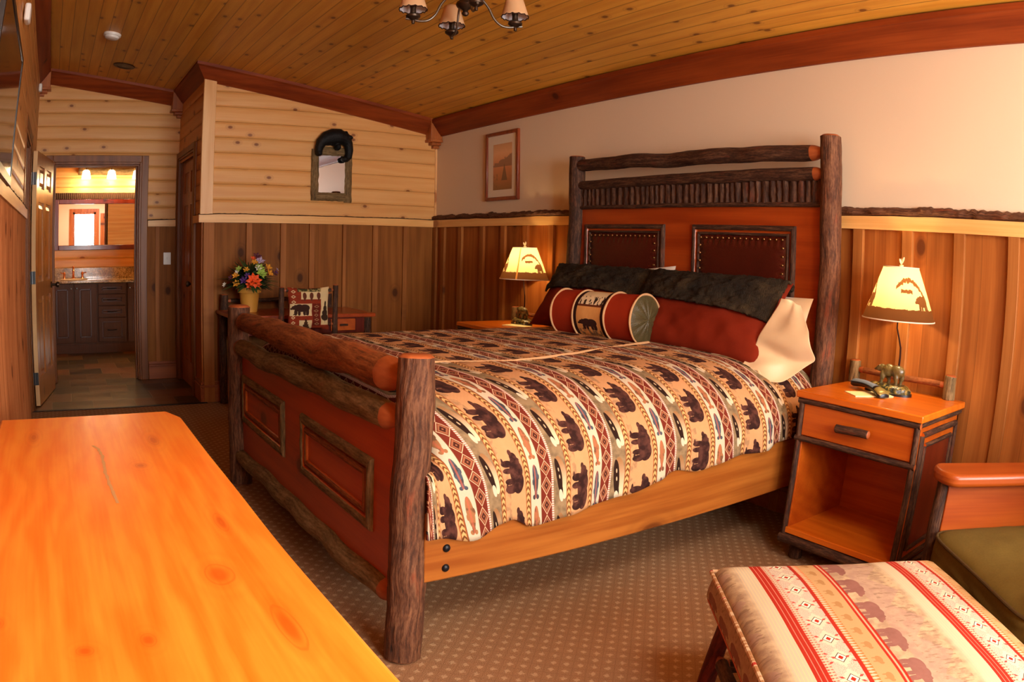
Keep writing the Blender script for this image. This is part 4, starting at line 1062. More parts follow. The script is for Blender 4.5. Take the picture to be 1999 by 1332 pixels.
# white sleeping pillows behind
M3 = lean(2.62, -.33, .80, .50, math.radians(22), roll=math.radians(3))
p3 = pillow('pillow', .88, .385, .075, lean(2.655, -.225, .80, .385, math.radians(6), roll=math.radians(-4)), K['whitecloth'], 'white sleeping pillow whose corner peeps up between the fur flaps', 14)
M4 = lean(3.59, -.27, .80, .325, math.radians(14), roll=math.radians(1))
p4 = pillow('pillow', .80, .325, .085, M4, K['satin'], 'champagne satin pillow with loose open end at the bed edge', 17)
b = MB()                                                 # loose satin flap of the pillow case
def sat(u, v):
    # v along the opening (top to bottom), u outwards
    top = Vector((3.93, -.36, 1.105)); bot = Vector((3.83, -.50, .800))
    p = top.lerp(bot, v); w = .225 * (.30 + .95 * math.sin(PI * (.12 + .80 * v)) ** 1.1) * (1 - .35 * max(0, .25 - v) * 4)
    out = Vector((.93, .02, -.16 - .18 * v)); q = p + out * (w * u)
    ph = v * 10 + 1.2 * nz(v * 3, u * 2)
    q.y += .035 * math.sin(ph + u * 2) * (.25 + u) - .03 + .04 * (u - .5) ** 2 + .05 * u * v
    q.z += .012 * math.sin(v * 14 + u * 5) * u - .04 * u * u * v
    q.z = max(q.z, .745 if q.x > 3.93 else .79)
    return q
b.grid(sat, 26, 48); b.build('pillowcase_end', K['satin'], p4, smooth=80, mods=(('SOLIDIFY', dict(thickness=.004)), ('SUBSURF', dict(levels=1, render_levels=1))))
b = MB(); b.box(4.035, 4.055, -.452, -.450, .93, .975); b.build('care_tag', K['white'], p4)
# bolster
bz = .815; BR = .123
c0 = Vector((2.66, -.625, bz + BR - .006)); c1 = Vector((3.215, -.560, bz + BR + .002)); ax = (c1 - c0).normalized(); sd = Vector((0, 0, 1)).cross(ax).normalized(); upv = ax.cross(sd)
bol = thing('bolster', (c0 + c1) / 2 - Vector((0, 0, BR)), 'rust suede bolster with a bear panel and olive leather ends', 'bolster')
Lb = (c1 - c0).length
def bpt(u, t, r=BR):
    th = 2 * PI * u; p = c0 + ax * (t * Lb)
    k = r * (1 + .025 * nz(t * 6, math.cos(th) * 1.5, math.sin(th) * 1.5))
    d = -sd * -math.cos(th) * 1.0
    p = p + (sd * -1) * 0
    v = p + (upv * (-math.cos(th)) + sd * (math.sin(th))) * k
    if v.z < bz: v.z = bz + (v.z - bz) * .3
    return v
def bseg(name, t0, t1, mat, r=BR, nv=10):
    b = MB(); b.grid(lambda u, v: bpt(u, t0 + (t1 - t0) * v, r), 56, nv, uvfn=lambda u, v: (1 - u, v)); return b.build(name, mat, bol, smooth=80, weld=False)
bseg('suede_panel', 0, .285, K['rust']); bseg('suede_panel', .69, 1.0, K['rust'])
bseg('bear_panel', .335, .640, K['bolster'], BR + .001); bseg('dark_band', .285, .335, K['darkband'], BR + .002); bseg('dark_band', .640, .69, K['darkband'], BR + .002)
for t in (0, .287, .688, 1.0):
    b = MB(); b.tube([bpt(k / 60, t, BR + .004) for k in range(61)], .0055, n=8, rfun=lambda th, s: 1 + .2 * math.sin(th * 2 + s * 500)); b.build('cord_trim', K['cord'], bol, smooth=70)
for t, sg in ((0, -1), (1.0, 1)):
    b = MB()
    def cap(u, v):
        p = bpt(u, t, BR * max(.001, v)); th = u * 2 * PI
        p = (c0 + ax * (t * Lb)) + (bpt(u, t) - (c0 + ax * (t * Lb))) * v
        return p + ax * (sg * (.020 * (1 - v * v) + .004 * math.sin(th * 13) * v * (1 - v) * 4 * .6))
    b.grid(cap, 60, 10, flip=(sg < 0)); b.build('leather_end', K['olive_leather'], bol, smooth=80)
# ---------------------------------------------------------------- nightstands
def log_l(name, mats, p0, p1, r0, r1, parent, **k):
    b = MB(); log(b, p0, p1, r0, r1, **k); return b.build(name, mats, parent, local=True, smooth=60)
def bark_strip(name, parent, p0, p1, r, seed, mats=None):
    return log_l(name, mats or DB, p0, p1, r, r, parent, n=12, step=.015, seed=seed, wob=.002, cham=0)
def nightstand():
    r = thing('nightstand', (4.4775, -.285, 0), 'orange wood nightstand with a drawer and open shelf between bed and armchair', 'nightstand', 'log trimmed nightstands beside the bed')
    x0, x1, y0, y1 = -.29, .29, -.245, .245; NW = K['nightwood']
    def bx(name, mat, *q, bevel=.003): b = MB(); b.box(*q); return b.build(name, mat, r, local=True, bevel=bevel)
    bx('top', K['nighttop'], -.312, .312, -.268, .262, .716, .745, bevel=.005)
    bx('side_panel', NW, x0, x0 + .022, y0, y1, .085, .716); sp = bx('side_panel', NW, x1 - .022, x1, y0, y1, .085, .716)
    bx('back_panel', NW, x0, x1, y1 - .02, y1, .085, .716); bx('shelf', K['nighttop'], x0, x1, y0 - .012, y1, .125, .152)
    bx('drawer_case', NW, x0 + .022, x1 - .022, y0 + .02, y1 - .02, .55, .70)
    dr = bx('drawer', NW, x0 + .016, x1 - .016, y0 - .006, y0 + .02, .560, .694)
    b = MB(); log(b, (-.085, y0 - .036, .628), (.080, y0 - .036, .632), .017, .016, n=18, step=.01, seed=91, cham=.005, wob=.003)
    for x in (-.05, .05): b.tube([(x, y0 - .004, .63), (x, y0 - .03, .63)], .006, n=8)
    b.build('drawer_handle', [K['darkbark'], K['endgrain']], dr, local=True, smooth=60)
    for k, (z, rr) in enumerate(((.704, .013), (.545, .012), (.100, .022))):
        bark_strip('bark_trim', r, (x0 - .012, y0 - .006, z), (x1 + .012, y0 - .006, z), rr, 100 + k)
    for k, (z, rr) in enumerate(((.704, .011), (.100, .016))): bark_strip('bark_trim', r, (x1 + .004, y0, z), (x1 + .004, y1, z), rr, 110 + k)
    for k, x in enumerate((x0 + .004, x1 - .004)): bark_strip('bark_trim', r, (x, y0 - .004, .10), (x, y0 - .004, .70), .013, 120 + k)
    def sidebar(p0, p1, w, sd):
        bark_strip('frame_strip', r, p0, p1, w, sd, [K['darkbark'], NW])
    for ins, w in ((.040, .012), (.085, .009)):
        a0, a1, c0, c1 = y0 + ins, y1 - ins, .10 + ins, .70 - ins; X = x1 + .004
        sidebar((X, a0, c0), (X, a0, c1), w, 140); sidebar((X, a1, c0), (X, a1, c1), w, 141); sidebar((X, a0, c1), (X, a1, c1), w, 142); sidebar((X, a0, c0), (X, a1, c0), w, 143)
    b = MB(); b.box(x1, x1 + .002, y0 + .09, y1 - .09, .19, .61); b.build('inset_panel', K['darkwood'], r, local=True)
    for k, (x, y) in enumerate(((x0 + .05, y0 + .06), (x1 - .05, y0 + .06), (x0 + .05, y1 - .05), (x1 - .05, y1 - .05))):
        log_l('foot', DB, (x, y, 0), (x, y, .092), .030, .034, r, n=18, step=.012, seed=150 + k, cham=.005)
    log_l('gallery_post', GB, (-.288, .222, .742), (-.288, .222, .848), .029, .027, r, n=20, step=.01, seed=160, cham=.006)
    log_l('gallery_post', GB, (.235, .222, .742), (.235, .222, .850), .029, .027, r, n=20, step=.01, seed=164, cham=.006)
    log_l('gallery_rail', BB, (-.28, .222, .806), (.23, .222, .802), .014, .014, r, n=16, step=.014, seed=168, tenon=(.03, .03), wob=.005)
    return r
ns = nightstand()
ns2 = dup(ns, (1.655, -.285, 0), 'nightstand on the far side of the bed, mostly hidden behind the bedspread')

# ---------------------------------------------------------------- lamps
def bear_mb(b, f, detail=1.0):
    """standing bear out of overlapping masses; f maps bear space (x forward, length 1) to local space"""
    def el(c, r, n=14, R=None):
        k = MB(); k.ell(c, r, n=n, R=R)
        o = len(b.v); b.v += [f(p) for p in k.v]
        for q in k.f: b.face([i + o for i in q])
    for c, r in (((-.20, 0, .38), (.25, .155, .175)), ((.10, 0, .37), (.23, .145, .165)), ((.08, 0, .47), (.15, .09, .09)), ((.31, 0, .42), (.14, .10, .11)),
                 ((.42, 0, .40), (.10, .088, .085)), ((.51, 0, .365), (.075, .045, .042)), ((.40, .075, .485), (.03, .028, .036)), ((.40, -.075, .485), (.03, .028, .036))): el(c, r)
    for x, y, s in ((-.33, .09, .04), (-.22, -.09, -.03), (.12, .085, -.05), (.24, -.085, .04)):
        el((x, y, .24), (.09, .07, .14)); el((x + s * .6, y, .12), (.055, .052, .12)); el((x + s * .6 + .03, y, .025), (.08, .055, .03))
def make_lamp():
    r = thing('table_lamp', (4.468, -.192, .745), 'lit table lamp with bear statuette on the nightstand near the armchair', 'lamp', 'bear statuette lamps on the nightstands')
    b = MB()                                             # rock base
    P = []
    for i in range(9):
        t = i / 8; z = .042 * math.sin(PI / 2 * min(1, t * 1.6)) if t < .62 else .042
        rr = 1.0 if t < .25 else 1 - .35 * (t - .25)
        z = [0, .010, .012, .020, .026, .032, .036, .040, .042][i]; rr = [1, 1, .94, .93, .90, .86, .80, .65, .3][i]
        P.append((rr, z))
    rings = []
    for rr, z in P:
        ring = []
        for k in range(36):
            a = 2 * PI * k / 36; q = 1 + (.10 * nz(math.cos(a) * 2, math.sin(a) * 2, z * 40) if z > .012 else 0)
            ring.append(b.vert((-.020 + .122 * rr * q * math.cos(a), .066 * rr * q * math.sin(a), z + (.008 * nz(math.cos(a) * 3, math.sin(a) * 3, 5) * rr if z > .02 else 0))))
        rings.append(ring)
    for i in range(len(rings) - 1):
        for k in range(36): j = (k + 1) % 36; b.face((rings[i][k], rings[i][j], rings[i+1][j], rings[i+1][k]), 1 if i < 1 else 0)
    b.face(rings[0][::-1], 1); b.face(rings[-1], 0)
    b.build('rock_base', [K['rock'], K['black']], r, local=True, smooth=50)
    b = MB(); bear_mb(b, lambda p: Vector((-.014 - p.x * .156, p.y * .165, .036 + p.z * .160)))
    b.build('bear_figure', K['statue'], r, local=True, smooth=80, mods=(('REMESH', dict(mode='VOXEL', voxel_size=.0035, use_smooth_shade=True)), ('SMOOTH', dict(factor=.6, iterations=3))))
    b = MB(); pts = [(.022, .0, .11), (.024, 0, .16), (.022, 0, .20), (.008, .0, .245), (-.004, 0, .28), (-.004, 0, .33), (0, 0, .40), (0, 0, .54)]
    path = []
    for i in range(len(pts) - 1):
        for k in range(5): path.append(Vector(pts[i]).lerp(Vector(pts[i + 1]), k / 5))
    path.append(Vector(pts[-1])); b.tube(path, [.0048 - .0014 * min(1, i / 25) for i in range(len(path))], n=10); b.build('stem', K['darkband'], r, local=True)
    b = MB(); b.lathe([(.012, .37), (.014, .40), (.020, .43), (.028, .46), (.026, .49), (.012, .51), (.003, .515)], n=16); b.build('bulb', K['bulb'], r, local=True)
    z0, z1, r0, r1 = .318, .537, .172, .084
    b = MB(); N = 14; prof_ = [(r0 + (r1 - r0) * i / N, z0 + (z1 - z0) * i / N) for i in range(N + 1)]
    rings = []
    for rr, z in prof_: rings.append([b.vert((rr * math.cos(2 * PI * k / 64), rr * math.sin(2 * PI * k / 64), z)) for k in range(64)])
    for i in range(N):
        for k in range(64):
            j = (k + 1) % 64; u = lambda q: ((q / 64) + SH_ROT) ; v0, v1 = prof_[i][1] - z0, prof_[i + 1][1] - z0
            b.face((rings[i][k], rings[i][j], rings[i+1][j], rings[i+1][k]), 0, ((u(k), v0), (u(k + 1), v0), (u(k + 1), v1), (u(k), v1)))
    sh = b.build('lamp_shade', K['shade'], r, local=True, smooth=80)
    for rr, z in ((r0, z0), (r1, z1)):
        b = MB(); b.tube([(rr * math.cos(2 * PI * k / 64), rr * math.sin(2 * PI * k / 64), z) for k in range(65)], .0028, n=6, cap=False); b.build('rim', K['mat'], sh, local=True)
    b = MB(); b.lathe([(.004, .537), (.010, .541), (.011, .546), (.004, .549)], n=12)
    for a, h in ((0, .030), (2.1, .024), (4.2, .022)):
        b.ell((.006 * math.cos(a), .006 * math.sin(a), .55 + h / 2), (.006, .004, h / 2 + .003), n=8, R=Matrix.Rotation(a, 3, 'Z') @ Matrix.Rotation(.45, 3, 'Y'))
    b.build('finial', K['ivory'], r, local=True)
    return r
SH_ROT = -.06 + 1 / 3
lm = make_lamp(); lm2 = dup(lm, (1.645, -.192, .745), 'lit table lamp with bear statuette on the far nightstand under the framed print', rz=-.25)
for c_ in lm2.children:
    if c_.name.startswith('lamp_shade'): c_.rotation_euler = (0, 0, math.radians(164))
WARM = (1.0, .70, .36)
for o in (lm, lm2):
    p = o.location; lamp('lamp_bulb_light', 'POINT', (p.x, p.y, p.z + .44), 20, WARM, shadow_soft_size=.03)

# ---------------------------------------------------------------- corner desk, its chair, flowerpot
desk = thing('desk', (.33, -1.42, 0), 'red brown wooden desk with log legs in the far corner behind the bed', 'desk')
BX('top', K['redwood'], .045, .64, -1.985, -.86, .722, .75, desk, bevel=.004)
for k, (x, y) in enumerate(((.10, -1.94), (.10, -.91), (.59, -1.94), (.59, -.91))): part_log('leg', DB, (x, y, 0), (x, y, .722), .032, .030, desk, n=16, step=.03, seed=200 + k)
BX('apron', K['darkwood'], .57, .60, -1.93, -.92, .60, .722, desk)
for y0, y1 in ((-1.84, -1.66), (-1.22, -1.02)):
    d_ = BX('drawer', K['nightwood'], .60, .618, y0, y1, .62, .71, desk)
    b = MB(); b.tube([(.635, (y0 + y1) / 2 - .03, .665), (.635, (y0 + y1) / 2 + .03, .665)], .008, n=8); b.box(.615, .635, (y0 + y1) / 2 - .005, (y0 + y1) / 2 + .005, .66, .67); b.build('drawer_handle', K['darkbark'], d_)
for k, y in enumerate((-1.93, -1.05)): part_log('gallery_post', DB, (.10, y, .748), (.10, y, .878), .032, .030, desk, n=18, step=.015, seed=210 + k)
part_log('gallery_rail', DB, (.10, -1.92, .825), (.10, -1.06, .825), .016, .016, desk, n=12, step=.02, seed=215, tenon=(.03, .03))
# chair
ch = thing('desk_chair', (.70, -1.49, 0), 'log framed chair with patchwork bear tapestry back at the corner desk', 'chair')
for k, (y, t) in enumerate(((-1.690, .972), (-1.282, .985))): part_log('post', DB, (.84, y, 0), (.86, y, t), .021, .019, ch, n=16, step=.018, seed=220 + k, wob=.008)
for k, y in enumerate((-1.66, -1.30)): part_log('leg', DB, (.46, y, 0), (.46, y, .44), .020, .020, ch, n=14, step=.03, seed=225 + k)
for k, z in enumerate((.70, .945, .22)): part_log('stretcher', DB, (.855, -1.69, z), (.855, -1.285, z), .013, .013, ch, n=12, step=.03, seed=230 + k, tenon=(.03, .03))
for k, y in enumerate((-1.67, -1.30)): part_log('stretcher', DB, (.46, y, .25), (.84, y, .25), .013, .013, ch, n=12, step=.03, seed=235 + k, tenon=(.03, .03))
b = MB(); Mseat = Matrix.Translation((.65, -1.485, .455)) @ Matrix.Rotation(PI / 2, 4, 'X') @ Matrix.Rotation(0, 4, 'Z'); b.T = Mseat
for side in (-1, 1): b.grid(lambda u, v: pillow_pt(2 * u - 1, 2 * v - 1, .42, .40, .09, 31, side, 4), 16, 16, uvfn=lambda u, v: (u, v), flip=(side > 0))
b.build('seat', K['patch'], ch, weld=True, smooth=80)
b = MB(); b.T = Matrix.Translation((.862, -1.490, .815)) @ Matrix.Rotation(-PI / 2, 4, 'Z') @ Matrix.Rotation(PI, 4, 'Z')
for side in (-1, 1): b.grid(lambda u, v: pillow_pt(2 * u - 1, 2 * v - 1, .315, .31, .055, 33, side, 5), 20, 20, uvfn=lambda u, v: (u, v), flip=(side > 0))
b.build('backrest', K['patch'], ch, weld=True, smooth=80)
# flowerpot
fp = thing('flowerpot', (.30, -1.777, .75), 'ochre clay pot of mixed bright flowers on the corner desk', 'flowers')
b = MB(); b.lathe([(.058, 0), (.062, .004), (.078, .145), (.080, .148), (.090, .15), (.092, .156), (.098, .205), (.094, .207), (.088, .203), (.086, .17), (.02, .165)], n=32)
b.build('pot', K['terracotta'], fp, local=True, smooth=35)
random.seed(12)
def spray(b, n, rmin, rmax, wd, zlo=.0):
    for _ in range(n):
        az = random.uniform(0, 2 * PI); el_ = math.acos(random.uniform(zlo, .95)); rr = random.uniform(rmin, rmax)
        d = Vector((math.sin(el_) * math.cos(az), math.sin(el_) * math.sin(az), math.cos(el_)))
        o = Vector((0, 0, .19)); p = o + Vector((d.x * rr * .9, d.y * rr, d.z * rr * 1.05)); s = d.cross(Vector((0, 0, 1))).normalized(); up = s.cross(d)
        m_ = o + (p - o) * .62 + up * .02; tip = p - Vector((0, 0, .02 * random.random())); w = wd * random.uniform(.6, 1.3)
        i = [b.vert(q) for q in (o + (p - o) * .25, m_ - s * w, m_ + up * .004, m_ + s * w, tip)]
        b.face((i[0], i[2], i[1])); b.face((i[0], i[3], i[2])); b.face((i[1], i[2], i[4])); b.face((i[2], i[3], i[4]))
b = MB(); spray(b, 260, .13, .27, .016, -.12); b.build('leaves', K['leafg'], fp, local=True, smooth=0)['kind'] = 'stuff'
b = MB(); spray(b, 220, .10, .23, .020, -.1); b.build('leaves', K['leafd'], fp, local=True, smooth=0)['kind'] = 'stuff'
def blossom(col, p, r, petals=7, cup=.35):
    b = MB(); p = Vector(p); d = (p - Vector((0, 0, .12))); d.x += .10; d.normalize(); a = d.orthogonal().normalized(); c = d.cross(a)
    for k in range(petals):
        t = 2 * PI * k / petals; o = (a * math.cos(t) + c * math.sin(t)); s = d.cross(o)
        q0 = p - d * r * .2; m_ = p + o * r * .62 + d * r * cup * .6; e = p + o * r * (1.0 + .15 * (k % 2)) + d * r * cup * (1.2 - .6 * (k % 2))
        i = [b.vert(x) for x in (q0, m_ - s * r * .30, m_ + d * r * .1, m_ + s * r * .30, e)]
        b.face((i[0], i[1], i[2])); b.face((i[0], i[2], i[3])); b.face((i[1], i[4], i[2])); b.face((i[2], i[4], i[3]))
    b.ell(p + d * r * .15, (r * .22, r * .22, r * .22), n=8)
    b.build('blossom', K['fl_' + col], fp, local=True, smooth=0)
for col, y, z, r in (('orange', -.005, .245, .058), ('orange', -.035, .215, .034), ('orange', .025, .222, .034), ('purple', -.075, .250, .034), ('purple', -.05, .285, .026), ('lilac', .045, .395, .040), ('white', .03, .34, .030),
                     ('green', .060, .300, .045), ('green', .045, .345, .036), ('yellow', .125, .345, .034), ('yellow', .140, .300, .034), ('yellow', -.125, .225, .030), ('yellow', -.13, .285, .030), ('yellow', .0, .385, .028), ('plum', .02, .430, .036),
                     ('plum', .185, .295, .030), ('purple', .205, .305, .022), ('white', -.205, .215, .020), ('lilac', .215, .325, .018), ('orange', -.01, .415, .022), ('green', -.11, .335, .026), ('white', -.12, .315, .02), ('yellow', -.06, .33, .026), ('plum', -.16, .27, .026)):
    blossom(col, (.10 + .05 * math.cos(y * 9) - .25 * abs(y), y, z), r, 8 if r > .04 else 6)
b = MB(); b.lathe([(.028, 0), (.030, .003), (.034, .12), (.032, .12), (.028, .008), (.001, .006)], n=24)
g_ = b.build('drinking_glass', K['clear']); g_.location = (.20, -1.40, .7505)
tag(g_, 'clear drinking glass on the corner desk behind the log chair', 'glass')

# ---------------------------------------------------------------- dresser in the foreground
dr = thing('dresser', (4.5, -3.17, 0), 'long dresser with honey orange pine top in the foreground', 'dresser')
b = MB(); poly = []
n = 40
for i in range(n + 1): x = 3.640 + 1.86 * i / n; poly.append((x, -2.893 + .004 * nz(x * 2.2, 3) + (.03 * max(0, 1 - i / 2.0) * -1 if i < 2 else 0)))
poly += [(5.50, -3.44), (3.652, -3.44)]
b.prism(poly, lambda a, c, h: (a, c, h), .722, .76); b.build('top', K['desktop'], dr, bevel=.008, seg=3)
BX('case', K['footwood'], 3.70, 5.46, -3.435, -2.93, .09, .722, dr)
for k in range(3):
    for j in range(3):
        x0 = 3.73 + k * .575; z0 = .12 + j * .20
        d_ = BX('drawer', K['footwood'], x0, x0 + .55, -2.932, -2.912, z0, z0 + .185, dr)
        b = MB(); log(b, (x0 + .20, -2.885, z0 + .095), (x0 + .35, -2.885, z0 + .095), .014, .014, n=12, step=.02, seed=k * 3 + j, cham=.004)
        b.build('drawer_handle', DB, d_)
for k, (x, y) in enumerate(((3.72, -3.40), (3.72, -2.96), (5.44, -3.40), (5.44, -2.96))): part_log('foot', DB, (x, y, 0), (x, y, .09), .035, .035, dr, n=14, step=.02, seed=300 + k)
b = MB(); pts = [(4.00, -3.172), (4.03, -3.160), (4.096, -3.154), (4.244, -3.156), (4.356, -3.152), (4.45, -3.147)]
rows = []
for i in range(61):
    t = i / 60 * (len(pts) - 1); k = min(int(t), len(pts) - 2); x = pts[k][0] + (pts[k+1][0] - pts[k][0]) * (t - k); y = pts[k][1] + (pts[k+1][1] - pts[k][1]) * (t - k)
    w = .0035 + .0022 * nz(i * .5, 2); y += .002 * nz(i * .35, 7); rows.append((b.vert((x, y - w, .7604)), b.vert((x, y + w, .7604))))
for p, q in zip(rows[:-1], rows[1:]): b.face((p[0], q[0], q[1], p[1]))
b.build('scratch', K['scratch'], dr)
# ---------------------------------------------------------------- armchair and ottoman (both turned towards the bed's foot)
CA = math.radians(50)
arm_c = thing('armchair', (4.985, -.815, 0), 'wooden armchair with wide flat arms and olive chenille cushions beside the nightstand', 'armchair', rz=CA)
def lb(name, mat, *q, parent=arm_c, bevel=.004, seg=2): b = MB(); b.box(*q); return b.build(name, mat, parent, local=True, bevel=bevel, seg=seg)
K['armwood_l'] = wood('armchair arm boards', C(164, 76, 18), C(136, 52, 9), C(84, 30, 8), 'x', 'y', rough=.40, knots=.2, coat=.12, ks=.5, bump=.05)
for yc in (0, -.80):
    poly = []; w = .085
    for k in range(9): a = PI / 2 + PI * k / 8; poly.append((.055 + .055 * math.cos(a) * (1 if True else 0), yc + w * math.sin(a) if abs(math.sin(a)) < .99 else yc + w * math.copysign(1, math.sin(a))))
    poly += [(.86, yc - w), (.86, yc + w)]
    b = MB(); b.prism(poly, lambda a, c, h: (a, c, h), .592, .636); b.build('arm', K['armwood_l'], arm_c, local=True, bevel=.015, seg=4)
    lb('side_panel', K['armwood_l'], .045, .80, yc - .030, yc + .012, .16, .592)
    log_l('front_post', DB, (.042, yc + (.004 if yc == 0 else -.004), .0), (.042, yc + (.004 if yc == 0 else -.004), .592), .026, .026, arm_c, n=18, step=.014, seed=400, cham=0)
    log_l('rear_leg', DB, (.82, yc - .01, 0), (.84, yc - .01, .60), .030, .028, arm_c, n=16, step=.02, seed=404, cham=0)
lb('front_rail', K['armwood_l'], .05, .08, -.77, -.03, .16, .29); lb('seat_board', K['armwood_l'], .06, .80, -.775, -.03, .24, .27)
lb('back_frame', K['armwood_l'], .80, .84, -.79, -.01, .20, .92)
def cush(name, mat, c, sx, sy, sz, parent, seed, pp=5, bulge=.03, rot=0.0, n=26):
    b = MB(); M = Matrix.Translation(c) @ Matrix.Rotation(rot, 4, 'Y')
    def f(u, v):                                       # rounded box by normalising a cube-ish sphere
        th = 2 * PI * u; ph = PI * (v - .5)
        d = Vector((math.cos(ph) * math.cos(th), math.cos(ph) * math.sin(th), math.sin(ph)))
        k = (abs(d.x) ** pp + abs(d.y) ** pp + abs(d.z) ** (pp * .8)) ** (-1 / pp)
        p = d * k; p = Vector((p.x * sx / 2, p.y * sy / 2, p.z * sz / 2))
        p.z += bulge * (1 - min(1, (2 * p.x / sx) ** 2)) * (1 - min(1, (2 * p.y / sy) ** 2)) * (1 if d.z > 0 else 0)
        return M @ (p + d * .006 * nz(d.x * 4 + seed, d.y * 4, d.z * 4))
    b.grid(f, n * 4, n * 2, flip=False); o = b.build(name, mat, parent, local=True, weld=True, smooth=80)
    return o
cs = cush('seat_cushion', K['olive'], (.335, -.40, .362), .69, .735, .185, arm_c, 3, pp=9, bulge=.03)
b = MB(); loop = []
for k in range(121):
    a = 2 * PI * k / 120; c_, s_ = math.cos(a), math.sin(a); q = (abs(c_) ** 9 + abs(s_) ** 9) ** (-1 / 9)
    loop.append((.335 + .343 * c_ * q, -.40 + .3645 * s_ * q, .428))
b.tube(loop, .0055, n=8, cap=False); b.build('piping', K['olivecord'], cs, local=True)
cush('back_cushion', K['olive'], (.70, -.40, .64), .17, .70, .50, arm_c, 8, pp=7, bulge=0, rot=.16)
OA = math.radians(53)
ot = thing('ottoman', (4.680, -1.675, 0), 'ottoman upholstered in red and cream striped bear tapestry, in front of the armchair', 'ottoman', rz=OA)
WX, LY, ZT, ZB = .745, .84, .440, .325
b = MB(); NX, NY = 40, 36
def opt(x, y):                                          # top of the cushion
    ex = min(x, WX - x); ey = min(-y, y + LY); r = .035
    def rd(e): return r - math.sqrt(max(0, r * r - (r - e) ** 2)) if e < r else 0
    z = ZT - rd(max(0, ex)) - rd(max(0, ey)); cx_ = (x / WX - .5) * 2; cy_ = (y / LY + .5) * 2
    return z + .022 * max(0, 1 - cx_ ** 4) * max(0, 1 - cy_ ** 4) + .003 * nz(x * 6, y * 6, 2)
gx = [0, .004, .010, .02, .035] + [.035 + (WX - .07) * k / 30 for k in range(1, 30)] + [WX - q for q in (.035, .02, .010, .004, 0)]
gy = [-q for q in ([0, .004, .010, .02, .035] + [.035 + (LY - .07) * k / 26 for k in range(1, 26)] + [LY - q for q in (.035, .02, .010, .004, 0)])]
idx = [[b.vert((x, y, opt(x, y))) for y in gy] for x in gx]
for i in range(len(gx) - 1):
    for j in range(len(gy) - 1):
        b.face((idx[i][j], idx[i][j+1], idx[i+1][j+1], idx[i+1][j]), 0, ((gx[i], -gy[j]), (gx[i], -gy[j+1]), (gx[i+1], -gy[j+1]), (gx[i+1], -gy[j])))
ZS = ZT - .07 + .0
def sidewall(line, out, uvf):
    rows = [0, .3, .65, 1.0]; q = []
    for x, y, z in line: q.append([b.vert((x + out[0] * .006 * math.sin(PI * r), y + out[1] * .006 * math.sin(PI * r), z + (ZB - z) * r)) for r in rows])
    for i in range(len(line) - 1):
        for k in range(3):
            uvs = [uvf(line[a], rows[c]) for a, c in ((i, k), (i, k + 1), (i + 1, k + 1), (i + 1, k))]
            b.face((q[i][k], q[i][k+1], q[i+1][k+1], q[i+1][k]), 0, uvs)
sidewall([(0, y, opt(0, y)) for y in gy], (-1, 0), lambda p, r: (-.145 * r - .01, -p[1]))
sidewall([(WX, y, opt(WX, y)) for y in gy[::-1]], (1, 0), lambda p, r: (WX + .105 * r + .01, -p[1]))
sidewall([(x, 0, opt(x, 0)) for x in gx[::-1]], (0, 1), lambda p, r: (p[0], -.105 * r))
sidewall([(x, -LY, opt(x, -LY)) for x in gx], (0, -1), lambda p, r: (p[0], LY + .105 * r))
oc = b.build('cushion', K['ottoman'], ot, local=True, smooth=60)
b = MB(); pr = [(.0, -.0), (WX, 0), (WX, -LY), (0, -LY)]
loop = [(x, .004, ZT - .026) for x in gx] + [(WX + .004, y, ZT - .026) for y in gy] + [(x, -LY - .004, ZT - .026) for x in gx[::-1]] + [(-.004, y, ZT - .026) for y in gy[::-1]]
b.tube(loop, .006, n=8, cap=False); b.build('piping', K['redcord'], oc, local=True)
lb('seat_board', K['darkwood'], .02, WX - .02, -LY + .02, -.02, .300, .327, parent=ot)
for k, (x, y, ox, oy) in enumerate(((.06, -.05, .02, .10), (WX - .06, -.05, -.02, .06), (.06, -LY + .06, .02, -.06), (WX - .06, -LY + .06, -.02, -.06))):
    log_l('leg', RB, (x + ox * .3, y + oy, 0), (x, y, .29), .027, .025, ot, n=18, step=.014, seed=420 + k, cham=.004)
for k, (p, q) in enumerate((((.065, -.03, .15), (.065, -LY + .03, .15)), ((WX - .07, -.03, .15), (WX - .07, -LY + .03, .15)), ((.06, -.03, .12), (WX - .06, -.03, .12)))):
    log_l('stretcher', DB, p, q, .020, .020, ot, n=14, step=.02, seed=430 + k, tenon=(.04, .04))

# ---------------------------------------------------------------- things on the nightstand
pad = thing('notepad', (4.415, -.325, .745), 'small cream notepad under the handset on the near nightstand', 'notepad', rz=math.radians(56))
b = MB(); b.box(-.10, .10, -.055, .055, 0, .004); b.build('pages', K['paper'], pad, local=True, bevel=0)
hs = thing('phone_handset', (4.392, -.285, .7495), 'dark curved telephone handset lying on the cream notepad', 'phone', rz=math.radians(-31))
b = MB(); N = 30; rows = []
for i in range(N + 1):
    t = i / N; x = -.135 + .27 * t; zc = .018 + .010 * math.sin(PI * min(1, t * 1.15)) - (.004 * max(0, t - .75) * 4)
    w = .024 + .004 * math.cos(2 * PI * t) + (.004 if t > .8 else 0); h = .014 + .004 * abs(2 * t - 1)
    if t > .86: zc -= .010 * (t - .86) / .14
    sc = 1 if .03 < t < .97 else .7
    rows.append([b.vert((x, w * sc * math.cos(2 * PI * k / 16) * (1 + .12 * (abs(math.sin(4 * PI * k / 16)))), max(0, zc + h * sc * math.sin(2 * PI * k / 16)))) for k in range(16)])
for i in range(N):
    for k in range(16):
        j = (k + 1) % 16; b.face((rows[i][k], rows[i+1][k], rows[i+1][j], rows[i][j]), 1 if (1 <= k <= 6 and i < 22) else (2 if i >= 24 and 1 <= k <= 6 else 0))
b.face(rows[0]); b.face(rows[-1][::-1])
